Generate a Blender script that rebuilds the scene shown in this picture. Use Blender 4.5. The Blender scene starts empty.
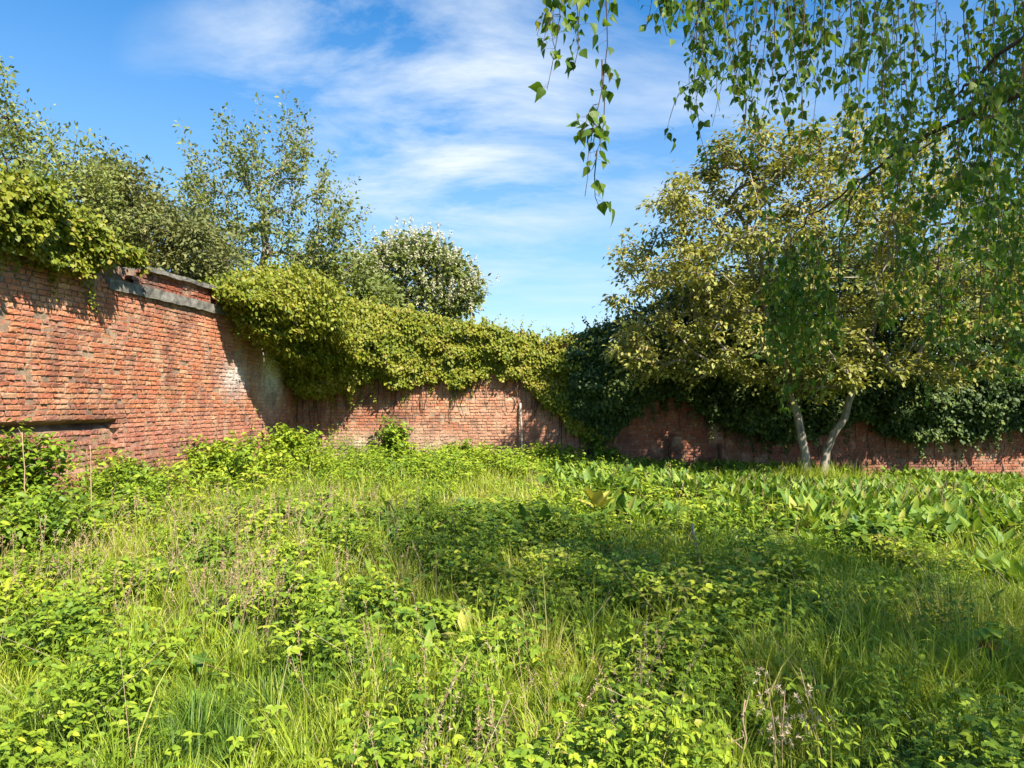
import bpy, math
import numpy as np
from mathutils import Vector

rng = np.random.default_rng(11)
R = math.radians
scene = bpy.context.scene
COL = scene.collection

# ------------------------------------------------------------------ camera model
F_PX, CX, CY = 720.0, 512.0, 384.0
EYE = 1.6
HORIZON = 402.0
PITCH = math.atan((HORIZON - CY) / F_PX)          # the camera looks up a little
cp, sp = math.cos(PITCH), math.sin(PITCH)


def P(px, py, y):
    """the point of the place seen at photo position (px, py), y metres ahead"""
    u, v = (px - CX) / F_PX, (CY - py) / F_PX
    dx, dy, dz = u, cp - v * sp, sp + v * cp
    k = y / dy
    return np.array([dx * k, y, EYE + dz * k])


def proj(p):
    p = np.asarray(p, float)
    x, y, z = p[..., 0], p[..., 1], p[..., 2] - EYE
    f = y * cp + z * sp
    up = -y * sp + z * cp
    f = np.where(f < 0.05, 0.05, f)
    return CX + F_PX * x / f, CY - F_PX * up / f, y * cp + z * sp


SUN_EL = R(46)
SUN_H = np.array([0.60, -0.80])                    # towards the sun, on the ground plan
SUN = np.array([SUN_H[0] * math.cos(SUN_EL), SUN_H[1] * math.cos(SUN_EL), math.sin(SUN_EL)])


# ------------------------------------------------------------------ numpy helpers
def hash2(ix, iy, seed):
    h = (ix.astype(np.int64) * 374761393 + iy.astype(np.int64) * 668265263 + seed * 982451653) & 0x7FFFFFFF
    h = ((h ^ (h >> 13)) * 1274126177) & 0x7FFFFFFF
    return ((h ^ (h >> 16)) & 0xFFFF) / 65535.0


def vnoise(x, y, seed=0):
    x = np.asarray(x, float); y = np.asarray(y, float)
    ix, iy = np.floor(x), np.floor(y)
    fx, fy = x - ix, y - iy
    fx = fx * fx * (3 - 2 * fx); fy = fy * fy * (3 - 2 * fy)
    a = hash2(ix, iy, seed); b = hash2(ix + 1, iy, seed)
    c = hash2(ix, iy + 1, seed); d = hash2(ix + 1, iy + 1, seed)
    return (a * (1 - fx) + b * fx) * (1 - fy) + (c * (1 - fx) + d * fx) * fy


def fbm(x, y, seed=0, n=3):
    s, a, t = 0, 1.0, 0
    for k in range(n):
        s = s + a * vnoise(np.asarray(x) * 2 ** k, np.asarray(y) * 2 ** k, seed + 17 * k)
        t += a; a *= 0.55
    return s / t


def sstep(a, b, x):
    t = np.clip((np.asarray(x, float) - a) / (b - a), 0, 1)
    return t * t * (3 - 2 * t)


def unit(v):
    return v / np.maximum(np.linalg.norm(v, axis=-1, keepdims=True), 1e-9)


def rdir(n):
    return unit(rng.normal(size=(n, 3)))


class Geo:
    """collects quads and triangles with one 'var' value (and a colour) per point"""
    def __init__(self):
        self.v, self.f3, self.f4, self.a, self.c, self.n = [], [], [], [], [], 0

    def add(self, verts, tris=None, quads=None, var=None, col=None):
        verts = np.asarray(verts, np.float32).reshape(-1, 3)
        m = len(verts)
        self.v.append(verts)
        self.a.append(np.full(m, 0.5, np.float32) if var is None else np.broadcast_to(np.asarray(var, np.float32), (m,)))
        self.c.append(np.zeros((m, 3), np.float32) if col is None else np.broadcast_to(np.asarray(col, np.float32), (m, 3)))
        if tris is not None and len(tris):
            self.f3.append(np.asarray(tris, np.int64).reshape(-1, 3) + self.n)
        if quads is not None and len(quads):
            self.f4.append(np.asarray(quads, np.int64).reshape(-1, 4) + self.n)
        self.n += m

    def build(self, name, mat, parent=None, smooth=True, col=False):
        me = bpy.data.meshes.new(name)
        if self.n:
            v = np.concatenate(self.v)
            f3 = np.concatenate(self.f3) if self.f3 else np.zeros((0, 3), np.int64)
            f4 = np.concatenate(self.f4) if self.f4 else np.zeros((0, 4), np.int64)
            me.vertices.add(len(v)); me.vertices.foreach_set('co', v.ravel())
            nl = f3.size + f4.size
            me.loops.add(nl)
            me.loops.foreach_set('vertex_index', np.concatenate([f3.ravel(), f4.ravel()]).astype(np.int32))
            npoly = len(f3) + len(f4)
            me.polygons.add(npoly)
            tot = np.concatenate([np.full(len(f3), 3), np.full(len(f4), 4)]).astype(np.int32)
            st = np.concatenate([[0], np.cumsum(tot)[:-1]]).astype(np.int32)
            me.polygons.foreach_set('loop_start', st)
            me.polygons.foreach_set('use_smooth', np.full(npoly, smooth))
            me.update(calc_edges=True)
            at = me.attributes.new('var', 'FLOAT', 'POINT')
            at.data.foreach_set('value', np.concatenate(self.a).astype(np.float32))
            if col:
                c = np.concatenate(self.c)
                ca = me.attributes.new('col', 'FLOAT_COLOR', 'POINT')
                ca.data.foreach_set('color', np.concatenate([c, np.ones((len(c), 1), np.float32)], 1).astype(np.float32).ravel())
        me.materials.append(mat)
        o = bpy.data.objects.new(name, me)
        COL.objects.link(o)
        if parent is not None:
            o.parent = parent
            o.matrix_parent_inverse = parent.matrix_world.inverted() if False else o.matrix_parent_inverse
            o.location = -np.array(parent.location)
        return o


def tag(o, label=None, cat=None, group=None, kind=None):
    if label: o['label'] = label
    if cat: o['category'] = cat
    if group: o['group'] = group
    if kind: o['kind'] = kind
    return o


def thing(name, loc, label, cat, group=None):
    o = bpy.data.objects.new(name, None)
    o.empty_display_size = 0.2
    COL.objects.link(o)
    o.location = [float(c) for c in loc]
    return tag(o, label, cat, group)


# ------------------------------------------------------------------ leaf shapes (along +Y, face up +Z)
def outline_leaf(half, fold=0.22, droop=0.12):
    """half = [(y, halfwidth), ...] between base and tip"""
    v = [(0, 0, 0)]; t, q = [], []
    for y, w in half:
        z = -droop * y * y
        v += [(-w, y, z + fold * w), (0, y, z), (w, y, z + fold * w)]
    n = len(half)
    v.append((0, 1, -droop))
    t += [(0, 2, 1), (0, 3, 2)]
    for i in range(n - 1):
        a, b = 1 + 3 * i, 4 + 3 * i
        q += [(a, a + 1, b + 1, b), (a + 1, a + 2, b + 2, b + 1)]
    a = 1 + 3 * (n - 1); e = len(v) - 1
    t += [(a, a + 1, e), (a + 1, a + 2, e)]
    return np.array(v, float), t, q


LEAF_DIAMOND = outline_leaf([(0.42, 0.27)], 0.25, 0.15)
LEAF_OVATE = outline_leaf([(0.22, 0.25), (0.6, 0.24)], 0.25, 0.18)
LEAF_BROAD = outline_leaf([(0.2, 0.36), (0.55, 0.36), (0.82, 0.17)], 0.18, 0.22)
LEAF_BIRCH = outline_leaf([(0.16, 0.30), (0.34, 0.36), (0.62, 0.20), (0.82, 0.08)], 0.16, 0.1)
LEAF_BIRCH_CURL = outline_leaf([(0.16, 0.27), (0.34, 0.33), (0.62, 0.19), (0.82, 0.08)], 0.5, 0.35)
LEAF_DOCK = outline_leaf([(0.12, 0.05), (0.3, 0.13), (0.5, 0.16), (0.7, 0.125), (0.87, 0.06)], 0.35, 0.55)
LEAF_DOCK_UP = outline_leaf([(0.12, 0.04), (0.3, 0.11), (0.5, 0.14), (0.7, 0.11), (0.87, 0.05)], 0.4, 0.2)
LEAF_LANCE = outline_leaf([(0.25, 0.12), (0.6, 0.12)], 0.3, 0.25)


def scatter(geo, tpl, pos, ydir, ndir, scale, var=0.5, wscale=None):
    V, T, Q = tpl
    n = len(pos)
    if n == 0:
        return
    Y = unit(np.asarray(ydir, float))
    Z = np.asarray(ndir, float)
    Z = unit(Z - (Z * Y).sum(1, keepdims=True) * Y)
    X = np.cross(Y, Z)
    s = np.broadcast_to(np.asarray(scale, float), (n,))[:, None, None]
    w = 1.0 if wscale is None else np.broadcast_to(np.asarray(wscale, float), (n,))[:, None, None]
    out = pos[:, None, :] + s * (w * V[None, :, 0:1] * X[:, None, :] + V[None, :, 1:2] * Y[:, None, :] + V[None, :, 2:3] * Z[:, None, :])
    k = len(V)
    base = (np.arange(n) * k)[:, None, None]
    tr = (np.array(T)[None] + base).reshape(-1, 3) if T else None
    qu = (np.array(Q)[None] + base).reshape(-1, 4) if Q else None
    var = np.clip(np.broadcast_to(np.asarray(var, float), (n,)), 0, 1)
    geo.add(out.reshape(-1, 3), tr, qu, np.repeat(var, k))


def blades(geo, pos, h, w, lean_dir, bend, var, segs=3):
    """grass blades: bent tapering strips"""
    n = len(pos)
    if n == 0:
        return
    ld = unit(np.concatenate([lean_dir, np.zeros((n, 1))], 1))
    side = np.stack([-ld[:, 1], ld[:, 0], np.zeros(n)], 1)
    ang = rng.uniform(-0.9, 0.9, n)[:, None]
    side = side * np.cos(ang) + ld * np.sin(ang)
    ts = np.linspace(0, 1, segs + 1)
    rows = []
    for i, t in enumerate(ts):
        c = pos + np.stack([np.zeros(n), np.zeros(n), h * (t - 0.45 * bend * t * t)], 1) + ld * (h * bend * t ** 1.8)[:, None] * 0.85
        ww = w * (1 - 0.75 * t ** 1.5) * (0.7 if i == 0 else 1.0)
        if i < segs:
            rows += [c - side * ww[:, None] * 0.5, c + side * ww[:, None] * 0.5]
        else:
            rows.append(c)
    k = len(rows)
    V = np.stack(rows, 1)
    base = (np.arange(n) * k)[:, None, None]
    Q = [(2 * i, 2 * i + 1, 2 * i + 3, 2 * i + 2) for i in range(segs - 1)]
    T = [(2 * segs - 2, 2 * segs - 1, 2 * segs)]
    geo.add(V.reshape(-1, 3), (np.array(T)[None] + base).reshape(-1, 3), (np.array(Q)[None] + base).reshape(-1, 4), np.repeat(np.clip(var, 0, 1), k))


def tube(geo, pts, rad, sides=6, var=0.5):
    pts = np.asarray(pts, float); rad = np.broadcast_to(np.asarray(rad, float), (len(pts),))
    n = len(pts)
    tan = unit(np.gradient(pts, axis=0))
    ref = np.array([0.31, 0.77, 0.55])
    a = unit(np.cross(tan, ref)); b = np.cross(tan, a)
    th = np.linspace(0, 2 * np.pi, sides, endpoint=False)
    ring = a[:, None, :] * np.cos(th)[None, :, None] + b[:, None, :] * np.sin(th)[None, :, None]
    V = pts[:, None, :] + ring * rad[:, None, None]
    i = np.arange(n - 1)[:, None]; j = np.arange(sides)[None, :]
    q = np.stack([i * sides + j, i * sides + (j + 1) % sides, (i + 1) * sides + (j + 1) % sides, (i + 1) * sides + j], -1).reshape(-1, 4)
    V = np.concatenate([V.reshape(-1, 3), pts[-1:]])
    e = n * sides
    t = np.stack([(n - 1) * sides + np.arange(sides), (n - 1) * sides + (np.arange(sides) + 1) % sides, np.full(sides, e)], -1)
    geo.add(V, t, q, var)


def strips(geo, a, b, r, var=0.5):
    """many thin three-sided stems from a to b"""
    n = len(a)
    if n == 0:
        return
    d = unit(b - a); x = unit(np.cross(d, np.array([0.3, 0.5, 0.81]))); y = np.cross(d, x)
    r = np.broadcast_to(np.asarray(r, float), (n,))[:, None]
    rows = []
    for c, k in ((a, 1.0), (b, 0.55)):
        for th in (0, 2.094, 4.189):
            rows.append(c + (x * math.cos(th) + y * math.sin(th)) * r * k)
    V = np.stack(rows, 1)
    base = (np.arange(n) * 6)[:, None, None]
    Q = np.array([(0, 1, 4, 3), (1, 2, 5, 4), (2, 0, 3, 5)])
    geo.add(V.reshape(-1, 3), None, (Q[None] + base).reshape(-1, 4), np.repeat(np.broadcast_to(var, (n,)), 6))


# ------------------------------------------------------------------ materials
def new_mat(name):
    m = bpy.data.materials.new(name); m.use_nodes = True
    nt = m.node_tree; nt.nodes.clear()
    return m, nt, nt.nodes, nt.links


def ramp(nodes, stops):
    r = nodes.new('ShaderNodeValToRGB')
    e = r.color_ramp.elements
    while len(e) < len(stops):
        e.new(0.5)
    for k, (p, c) in enumerate(stops):
        e[k].position = p; e[k].color = (*c, 1)
    return r


def leaf_mat(name, stops, trans=0.35, tcol=(1.25, 1.2, 0.5), rough=0.5, spec=0.3, noise=0.12):
    m, nt, N, L = new_mat(name)
    out = N.new('ShaderNodeOutputMaterial')
    at = N.new('ShaderNodeAttribute'); at.attribute_name = 'var'
    rp = ramp(N, stops)
    geo = N.new('ShaderNodeNewGeometry')
    nz = N.new('ShaderNodeTexNoise'); nz.inputs['Scale'].default_value = 14; nz.inputs['Detail'].default_value = 2
    L.new(geo.outputs['Position'], nz.inputs['Vector'])
    mr = N.new('ShaderNodeMapRange'); mr.inputs[1].default_value = 0.3; mr.inputs[2].default_value = 0.7
    mr.inputs[3].default_value = -noise; mr.inputs[4].default_value = noise
    L.new(nz.outputs['Fac'], mr.inputs[0])
    ad = N.new('ShaderNodeMath'); ad.operation = 'ADD'
    L.new(at.outputs['Fac'], ad.inputs[0]); L.new(mr.outputs[0], ad.inputs[1])
    L.new(ad.outputs[0], rp.inputs['Fac'])
    bs = N.new('ShaderNodeBsdfPrincipled')
    bs.inputs['Roughness'].default_value = rough
    bs.inputs['Specular IOR Level'].default_value = spec
    L.new(rp.outputs['Color'], bs.inputs['Base Color'])
    tr = N.new('ShaderNodeBsdfTranslucent')
    mu = N.new('ShaderNodeMix'); mu.data_type = 'RGBA'; mu.blend_type = 'MULTIPLY'; mu.inputs[0].default_value = 1
    mu.inputs[7].default_value = (*tcol, 1)
    L.new(rp.outputs['Color'], mu.inputs[6]); L.new(mu.outputs[2], tr.inputs['Color'])
    mx = N.new('ShaderNodeMixShader'); mx.inputs[0].default_value = trans
    L.new(bs.outputs[0], mx.inputs[1]); L.new(tr.outputs[0], mx.inputs[2])
    L.new(mx.outputs[0], out.inputs['Surface'])
    return m


def bark_mat(name, c1, c2, scale=18, stretch=(1, 1, 0.25), rough=0.9):
    m, nt, N, L = new_mat(name)
    out = N.new('ShaderNodeOutputMaterial'); bs = N.new('ShaderNodeBsdfPrincipled')
    bs.inputs['Roughness'].default_value = rough; bs.inputs['Specular IOR Level'].default_value = 0.15
    geo = N.new('ShaderNodeNewGeometry')
    mp = N.new('ShaderNodeMapping'); mp.inputs['Scale'].default_value = stretch
    L.new(geo.outputs['Position'], mp.inputs['Vector'])
    nz = N.new('ShaderNodeTexNoise'); nz.inputs['Scale'].default_value = scale; nz.inputs['Detail'].default_value = 6
    nz.inputs['Roughness'].default_value = 0.65
    L.new(mp.outputs[0], nz.inputs['Vector'])
    rp = ramp(N, [(0.32, c1), (0.68, c2)])
    L.new(nz.outputs['Fac'], rp.inputs['Fac']); L.new(rp.outputs['Color'], bs.inputs['Base Color'])
    bp = N.new('ShaderNodeBump'); bp.inputs['Strength'].default_value = 0.5; bp.inputs['Distance'].default_value = 0.02
    L.new(nz.outputs['Fac'], bp.inputs['Height']); L.new(bp.outputs[0], bs.inputs['Normal'])
    L.new(bs.outputs[0], out.inputs['Surface'])
    return m


def brick_mat(name):
    m, nt, N, L = new_mat(name)
    out = N.new('ShaderNodeOutputMaterial'); bs = N.new('ShaderNodeBsdfPrincipled')
    bs.inputs['Roughness'].default_value = 0.92; bs.inputs['Specular IOR Level'].default_value = 0.12
    at = N.new('ShaderNodeAttribute'); at.attribute_name = 'col'
    geo = N.new('ShaderNodeNewGeometry')
    n1 = N.new('ShaderNodeTexNoise'); n1.inputs['Scale'].default_value = 34; n1.inputs['Detail'].default_value = 6
    n1.inputs['Roughness'].default_value = 0.7
    L.new(geo.outputs['Position'], n1.inputs['Vector'])
    mr = N.new('ShaderNodeMapRange'); mr.inputs[1].default_value = 0.3; mr.inputs[2].default_value = 0.72
    mr.inputs[3].default_value = 0.62; mr.inputs[4].default_value = 1.3
    L.new(n1.outputs['Fac'], mr.inputs[0])
    vm = N.new('ShaderNodeVectorMath'); vm.operation = 'SCALE'
    L.new(at.outputs['Color'], vm.inputs[0]); L.new(mr.outputs[0], vm.inputs['Scale'])
    # dark weathering blotches and pale lime bloom
    n2 = N.new('ShaderNodeTexNoise'); n2.inputs['Scale'].default_value = 1.3; n2.inputs['Detail'].default_value = 7
    n2.inputs['Roughness'].default_value = 0.72
    L.new(geo.outputs['Position'], n2.inputs['Vector'])
    r2 = ramp(N, [(0.49, (0, 0, 0)), (0.68, (0.78, 0.78, 0.78))])
    L.new(n2.outputs['Fac'], r2.inputs['Fac'])
    m1 = N.new('ShaderNodeMix'); m1.data_type = 'RGBA'
    m1.inputs[7].default_value = (0.085, 0.055, 0.045, 1)
    L.new(r2.outputs['Color'], m1.inputs[0]); L.new(vm.outputs[0], m1.inputs[6])
    n3 = N.new('ShaderNodeTexNoise'); n3.inputs['Scale'].default_value = 3.1; n3.inputs['Detail'].default_value = 8
    n3.inputs['Roughness'].default_value = 0.75
    mp = N.new('ShaderNodeMapping'); mp.inputs['Location'].default_value = (7.3, 2.1, 5.5); mp.inputs['Scale'].default_value = (1, 1, 0.6)
    L.new(geo.outputs['Position'], mp.inputs['Vector']); L.new(mp.outputs[0], n3.inputs['Vector'])
    r3 = ramp(N, [(0.51, (0, 0, 0)), (0.72, (0.72, 0.72, 0.72))])
    L.new(n3.outputs['Fac'], r3.inputs['Fac'])
    m2 = N.new('ShaderNodeMix'); m2.data_type = 'RGBA'
    m2.inputs[7].default_value = (0.50, 0.36, 0.23, 1)
    L.new(r3.outputs['Color'], m2.inputs[0]); L.new(m1.outputs[2], m2.inputs[6])
    L.new(m2.outputs[2], bs.inputs['Base Color'])
    bp = N.new('ShaderNodeBump'); bp.inputs['Strength'].default_value = 0.55; bp.inputs['Distance'].default_value = 0.012
    L.new(n1.outputs['Fac'], bp.inputs['Height']); L.new(bp.outputs[0], bs.inputs['Normal'])
    L.new(bs.outputs[0], out.inputs['Surface'])
    return m


def ground_mat():
    m, nt, N, L = new_mat('soil')
    out = N.new('ShaderNodeOutputMaterial'); bs = N.new('ShaderNodeBsdfPrincipled')
    bs.inputs['Roughness'].default_value = 1; bs.inputs['Specular IOR Level'].default_value = 0.05
    geo = N.new('ShaderNodeNewGeometry')
    nz = N.new('ShaderNodeTexNoise'); nz.inputs['Scale'].default_value = 3; nz.inputs['Detail'].default_value = 8
    L.new(geo.outputs['Position'], nz.inputs['Vector'])
    rp = ramp(N, [(0.3, (0.035, 0.045, 0.012)), (0.55, (0.06, 0.085, 0.02)), (0.75, (0.10, 0.085, 0.045))])
    L.new(nz.outputs['Fac'], rp.inputs['Fac']); L.new(rp.outputs['Color'], bs.inputs['Base Color'])
    L.new(bs.outputs[0], out.inputs['Surface'])
    return m


M_BRICK = brick_mat('old_brick')
M_STONE = bark_mat('weathered_stone', (0.07, 0.065, 0.055), (0.25, 0.23, 0.19), 7, (1, 1, 1.6))
M_SOIL = ground_mat()
M_GRASS = leaf_mat('grass_blade', [(0.0, (0.110, 0.205, 0.028)), (0.45, (0.260, 0.345, 0.026)), (0.8, (0.400, 0.440, 0.044)), (1.0, (0.42, 0.36, 0.12))], 0.40, (1.2, 1.2, 0.45), 0.45, 0.3)
M_WEED = leaf_mat('weed_leaf', [(0.0, (0.070, 0.145, 0.018)), (0.5, (0.205, 0.300, 0.022)), (0.85, (0.375, 0.430, 0.032)), (1.0, (0.30, 0.28, 0.05))], 0.32, (1.2, 1.15, 0.45), 0.5, 0.3)
M_DOCK = leaf_mat('dock_leaf', [(0.0, (0.075, 0.155, 0.025)), (0.5, (0.165, 0.26, 0.032)), (0.85, (0.28, 0.345, 0.045)), (1.0, (0.38, 0.36, 0.07))], 0.35, (1.2, 1.15, 0.5), 0.5, 0.2)
M_DRY = leaf_mat('dry_straw', [(0.0, (0.30, 0.19, 0.11)), (0.5, (0.42, 0.30, 0.18)), (1.0, (0.58, 0.48, 0.32))], 0.2, (1, 0.95, 0.8), 0.9, 0.1)
M_CREEPER = leaf_mat('creeper_leaf', [(0.0, (0.065, 0.115, 0.012)), (0.5, (0.17, 0.205, 0.018)), (0.85, (0.27, 0.275, 0.025)), (1.0, (0.33, 0.27, 0.06))], 0.3, (1.2, 1.1, 0.45), 0.5, 0.25)
M_IVY = leaf_mat('ivy_leaf', [(0.0, (0.030, 0.055, 0.014)), (0.55, (0.065, 0.105, 0.022)), (1.0, (0.16, 0.20, 0.04))], 0.15, (1.2, 1.1, 0.5), 0.55, 0.25)
M_WALNUT = leaf_mat('bronze_green_leaf', [(0.0, (0.145, 0.145, 0.045)), (0.4, (0.245, 0.25, 0.055)), (0.75, (0.37, 0.365, 0.09)), (1.0, (0.38, 0.28, 0.13))], 0.35, (1.2, 1.1, 0.5), 0.5, 0.25)
M_FARTREE = leaf_mat('olive_leaf', [(0.0, (0.10, 0.135, 0.03)), (0.5, (0.185, 0.22, 0.05)), (1.0, (0.30, 0.31, 0.085))], 0.3, (1.2, 1.15, 0.5), 0.5, 0.3)
M_BROWNTREE = leaf_mat('brownish_leaf', [(0.0, (0.09, 0.105, 0.032)), (0.5, (0.155, 0.17, 0.05)), (1.0, (0.25, 0.235, 0.085))], 0.25, (1.2, 1.1, 0.6), 0.6, 0.2)
M_CHESTNUT = leaf_mat('chestnut_leaf', [(0.0, (0.10, 0.135, 0.03)), (0.5, (0.18, 0.215, 0.05)), (1.0, (0.28, 0.30, 0.09))], 0.3, (1.2, 1.15, 0.5), 0.5, 0.3)
M_BLOSSOM = leaf_mat('cream_blossom', [(0.0, (0.40, 0.38, 0.22)), (1.0, (0.62, 0.58, 0.40))], 0.3, (1, 1, 0.95), 0.8, 0.1)
M_BIRCH = leaf_mat('birch_leaf', [(0.0, (0.05, 0.105, 0.018)), (0.5, (0.10, 0.175, 0.022)), (0.9, (0.17, 0.23, 0.03)), (1.0, (0.28, 0.27, 0.03))], 0.45, (1.35, 1.35, 0.4), 0.5, 0.22)
M_RED = leaf_mat('red_leaf', [(0.0, (0.30, 0.07, 0.02)), (1.0, (0.45, 0.16, 0.03))], 0.3, (1.1, 0.9, 0.6), 0.5, 0.3)
M_YELLOW = leaf_mat('yellow_leaf', [(0.0, (0.30, 0.30, 0.04)), (1.0, (0.50, 0.44, 0.08))], 0.3, (1.1, 1.05, 0.6), 0.5, 0.3)
M_BARK_PALE = bark_mat('pale_bark', (0.10, 0.08, 0.055), (0.36, 0.31, 0.23), 11)
M_BARK_DARK = bark_mat('dark_bark', (0.045, 0.035, 0.027), (0.12, 0.095, 0.07), 20)
M_BARK_BIRCH = bark_mat('birch_bark', (0.10, 0.085, 0.07), (0.62, 0.59, 0.54), 5, (1, 1, 3.5))
M_TWIG = bark_mat('twig', (0.05, 0.032, 0.022), (0.11, 0.075, 0.05), 30)
M_WOOD = bark_mat('bleached_wood', (0.26, 0.21, 0.16), (0.52, 0.46, 0.37), 25)
M_RUST = bark_mat('rusty_iron', (0.045, 0.025, 0.018), (0.14, 0.075, 0.045), 30)


# ------------------------------------------------------------------ terrain
def ground(x, y):
    x = np.asarray(x, float); y = np.asarray(y, float)
    fall = np.clip(-0.048 * (x - 0.5), -0.6, 0.10) * sstep(3, 16, y)
    return fall + 0.10 * (fbm(x * 0.45 + 9, y * 0.45 + 3, 5, 2) - 0.5)


def build_ground():
    def axis(lo, hi, fine_lo, fine_hi, d):
        a = np.arange(fine_lo, fine_hi + 1e-6, d)
        out_lo = lo + (fine_lo - lo) * (1 - np.linspace(1, 0, 10, endpoint=False) ** 2)
        out_hi = fine_hi + (hi - fine_hi) * np.linspace(0, 1, 11)[1:] ** 2
        return np.concatenate([out_lo, a, out_hi])
    xs = axis(-700, 700, -16, 22, 0.5); ys = axis(-300, 1400, -8, 26, 0.5)
    X, Y = np.meshgrid(xs, ys)
    Z = ground(X, Y)
    far = np.maximum(np.abs(X) - 22, np.abs(Y - 9) - 18)
    Z = np.where(far > 0, Z * (1 - sstep(0, 30, far)), Z)
    V = np.stack([X, Y, Z], -1).reshape(-1, 3)
    nx, ny = len(xs), len(ys)
    i, j = np.meshgrid(np.arange(nx - 1), np.arange(ny - 1))
    a = (j * nx + i).ravel()
    g = Geo(); g.add(V, None, np.stack([a, a + 1, a + nx + 1, a + nx], 1))
    o = g.build('ground', M_SOIL)
    tag(o, 'dark garden soil under the rough grass and weeds', 'ground', kind='structure')


build_ground()

# ------------------------------------------------------------------ walls
PAL = np.array([(0.46, 0.185, 0.09), (0.42, 0.15, 0.08), (0.37, 0.12, 0.07), (0.47, 0.235, 0.125), (0.27, 0.14, 0.11), (0.50, 0.31, 0.18), (0.44, 0.20, 0.13)])
PAL_P = np.array([0.28, 0.20, 0.12, 0.16, 0.08, 0.06, 0.10])
COURSE = 0.074


class WallFrame:
    def __init__(self, A, B):
        self.A = np.array(A, float); self.B = np.array(B, float)
        d = self.B - self.A; self.L = float(np.hypot(*d)); self.t = d / self.L
        self.n = np.array([self.t[1], -self.t[0]])            # towards the garden
        if self.n @ (np.array([1.0, 6.0]) - self.A) < 0: self.n = -self.n

    def pt(self, s, z, o):
        s = np.asarray(s, float); z = np.asarray(z, float); o = np.asarray(o, float)
        return np.stack([self.A[0] + self.t[0] * s + self.n[0] * o, self.A[1] + self.t[1] * s + self.n[1] * o, z + 0 * s], -1)

    def s_of(self, p):
        return (np.asarray(p)[..., 0] - self.A[0]) * self.t[0] + (np.asarray(p)[..., 1] - self.A[1]) * self.t[1]

    def hit(self, px, py=402.0, off=0.0):
        """(s, z) where the sight line through (px, py) meets the wall plane"""
        q = P(px, py, 1.0) - np.array([0, 0, EYE])
        a = self.A + self.n * off
        k = (a @ self.n) / (q[:2] @ self.n)
        p = q * k + np.array([0, 0, EYE])
        return float(self.s_of(p)), float(p[2])


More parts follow.
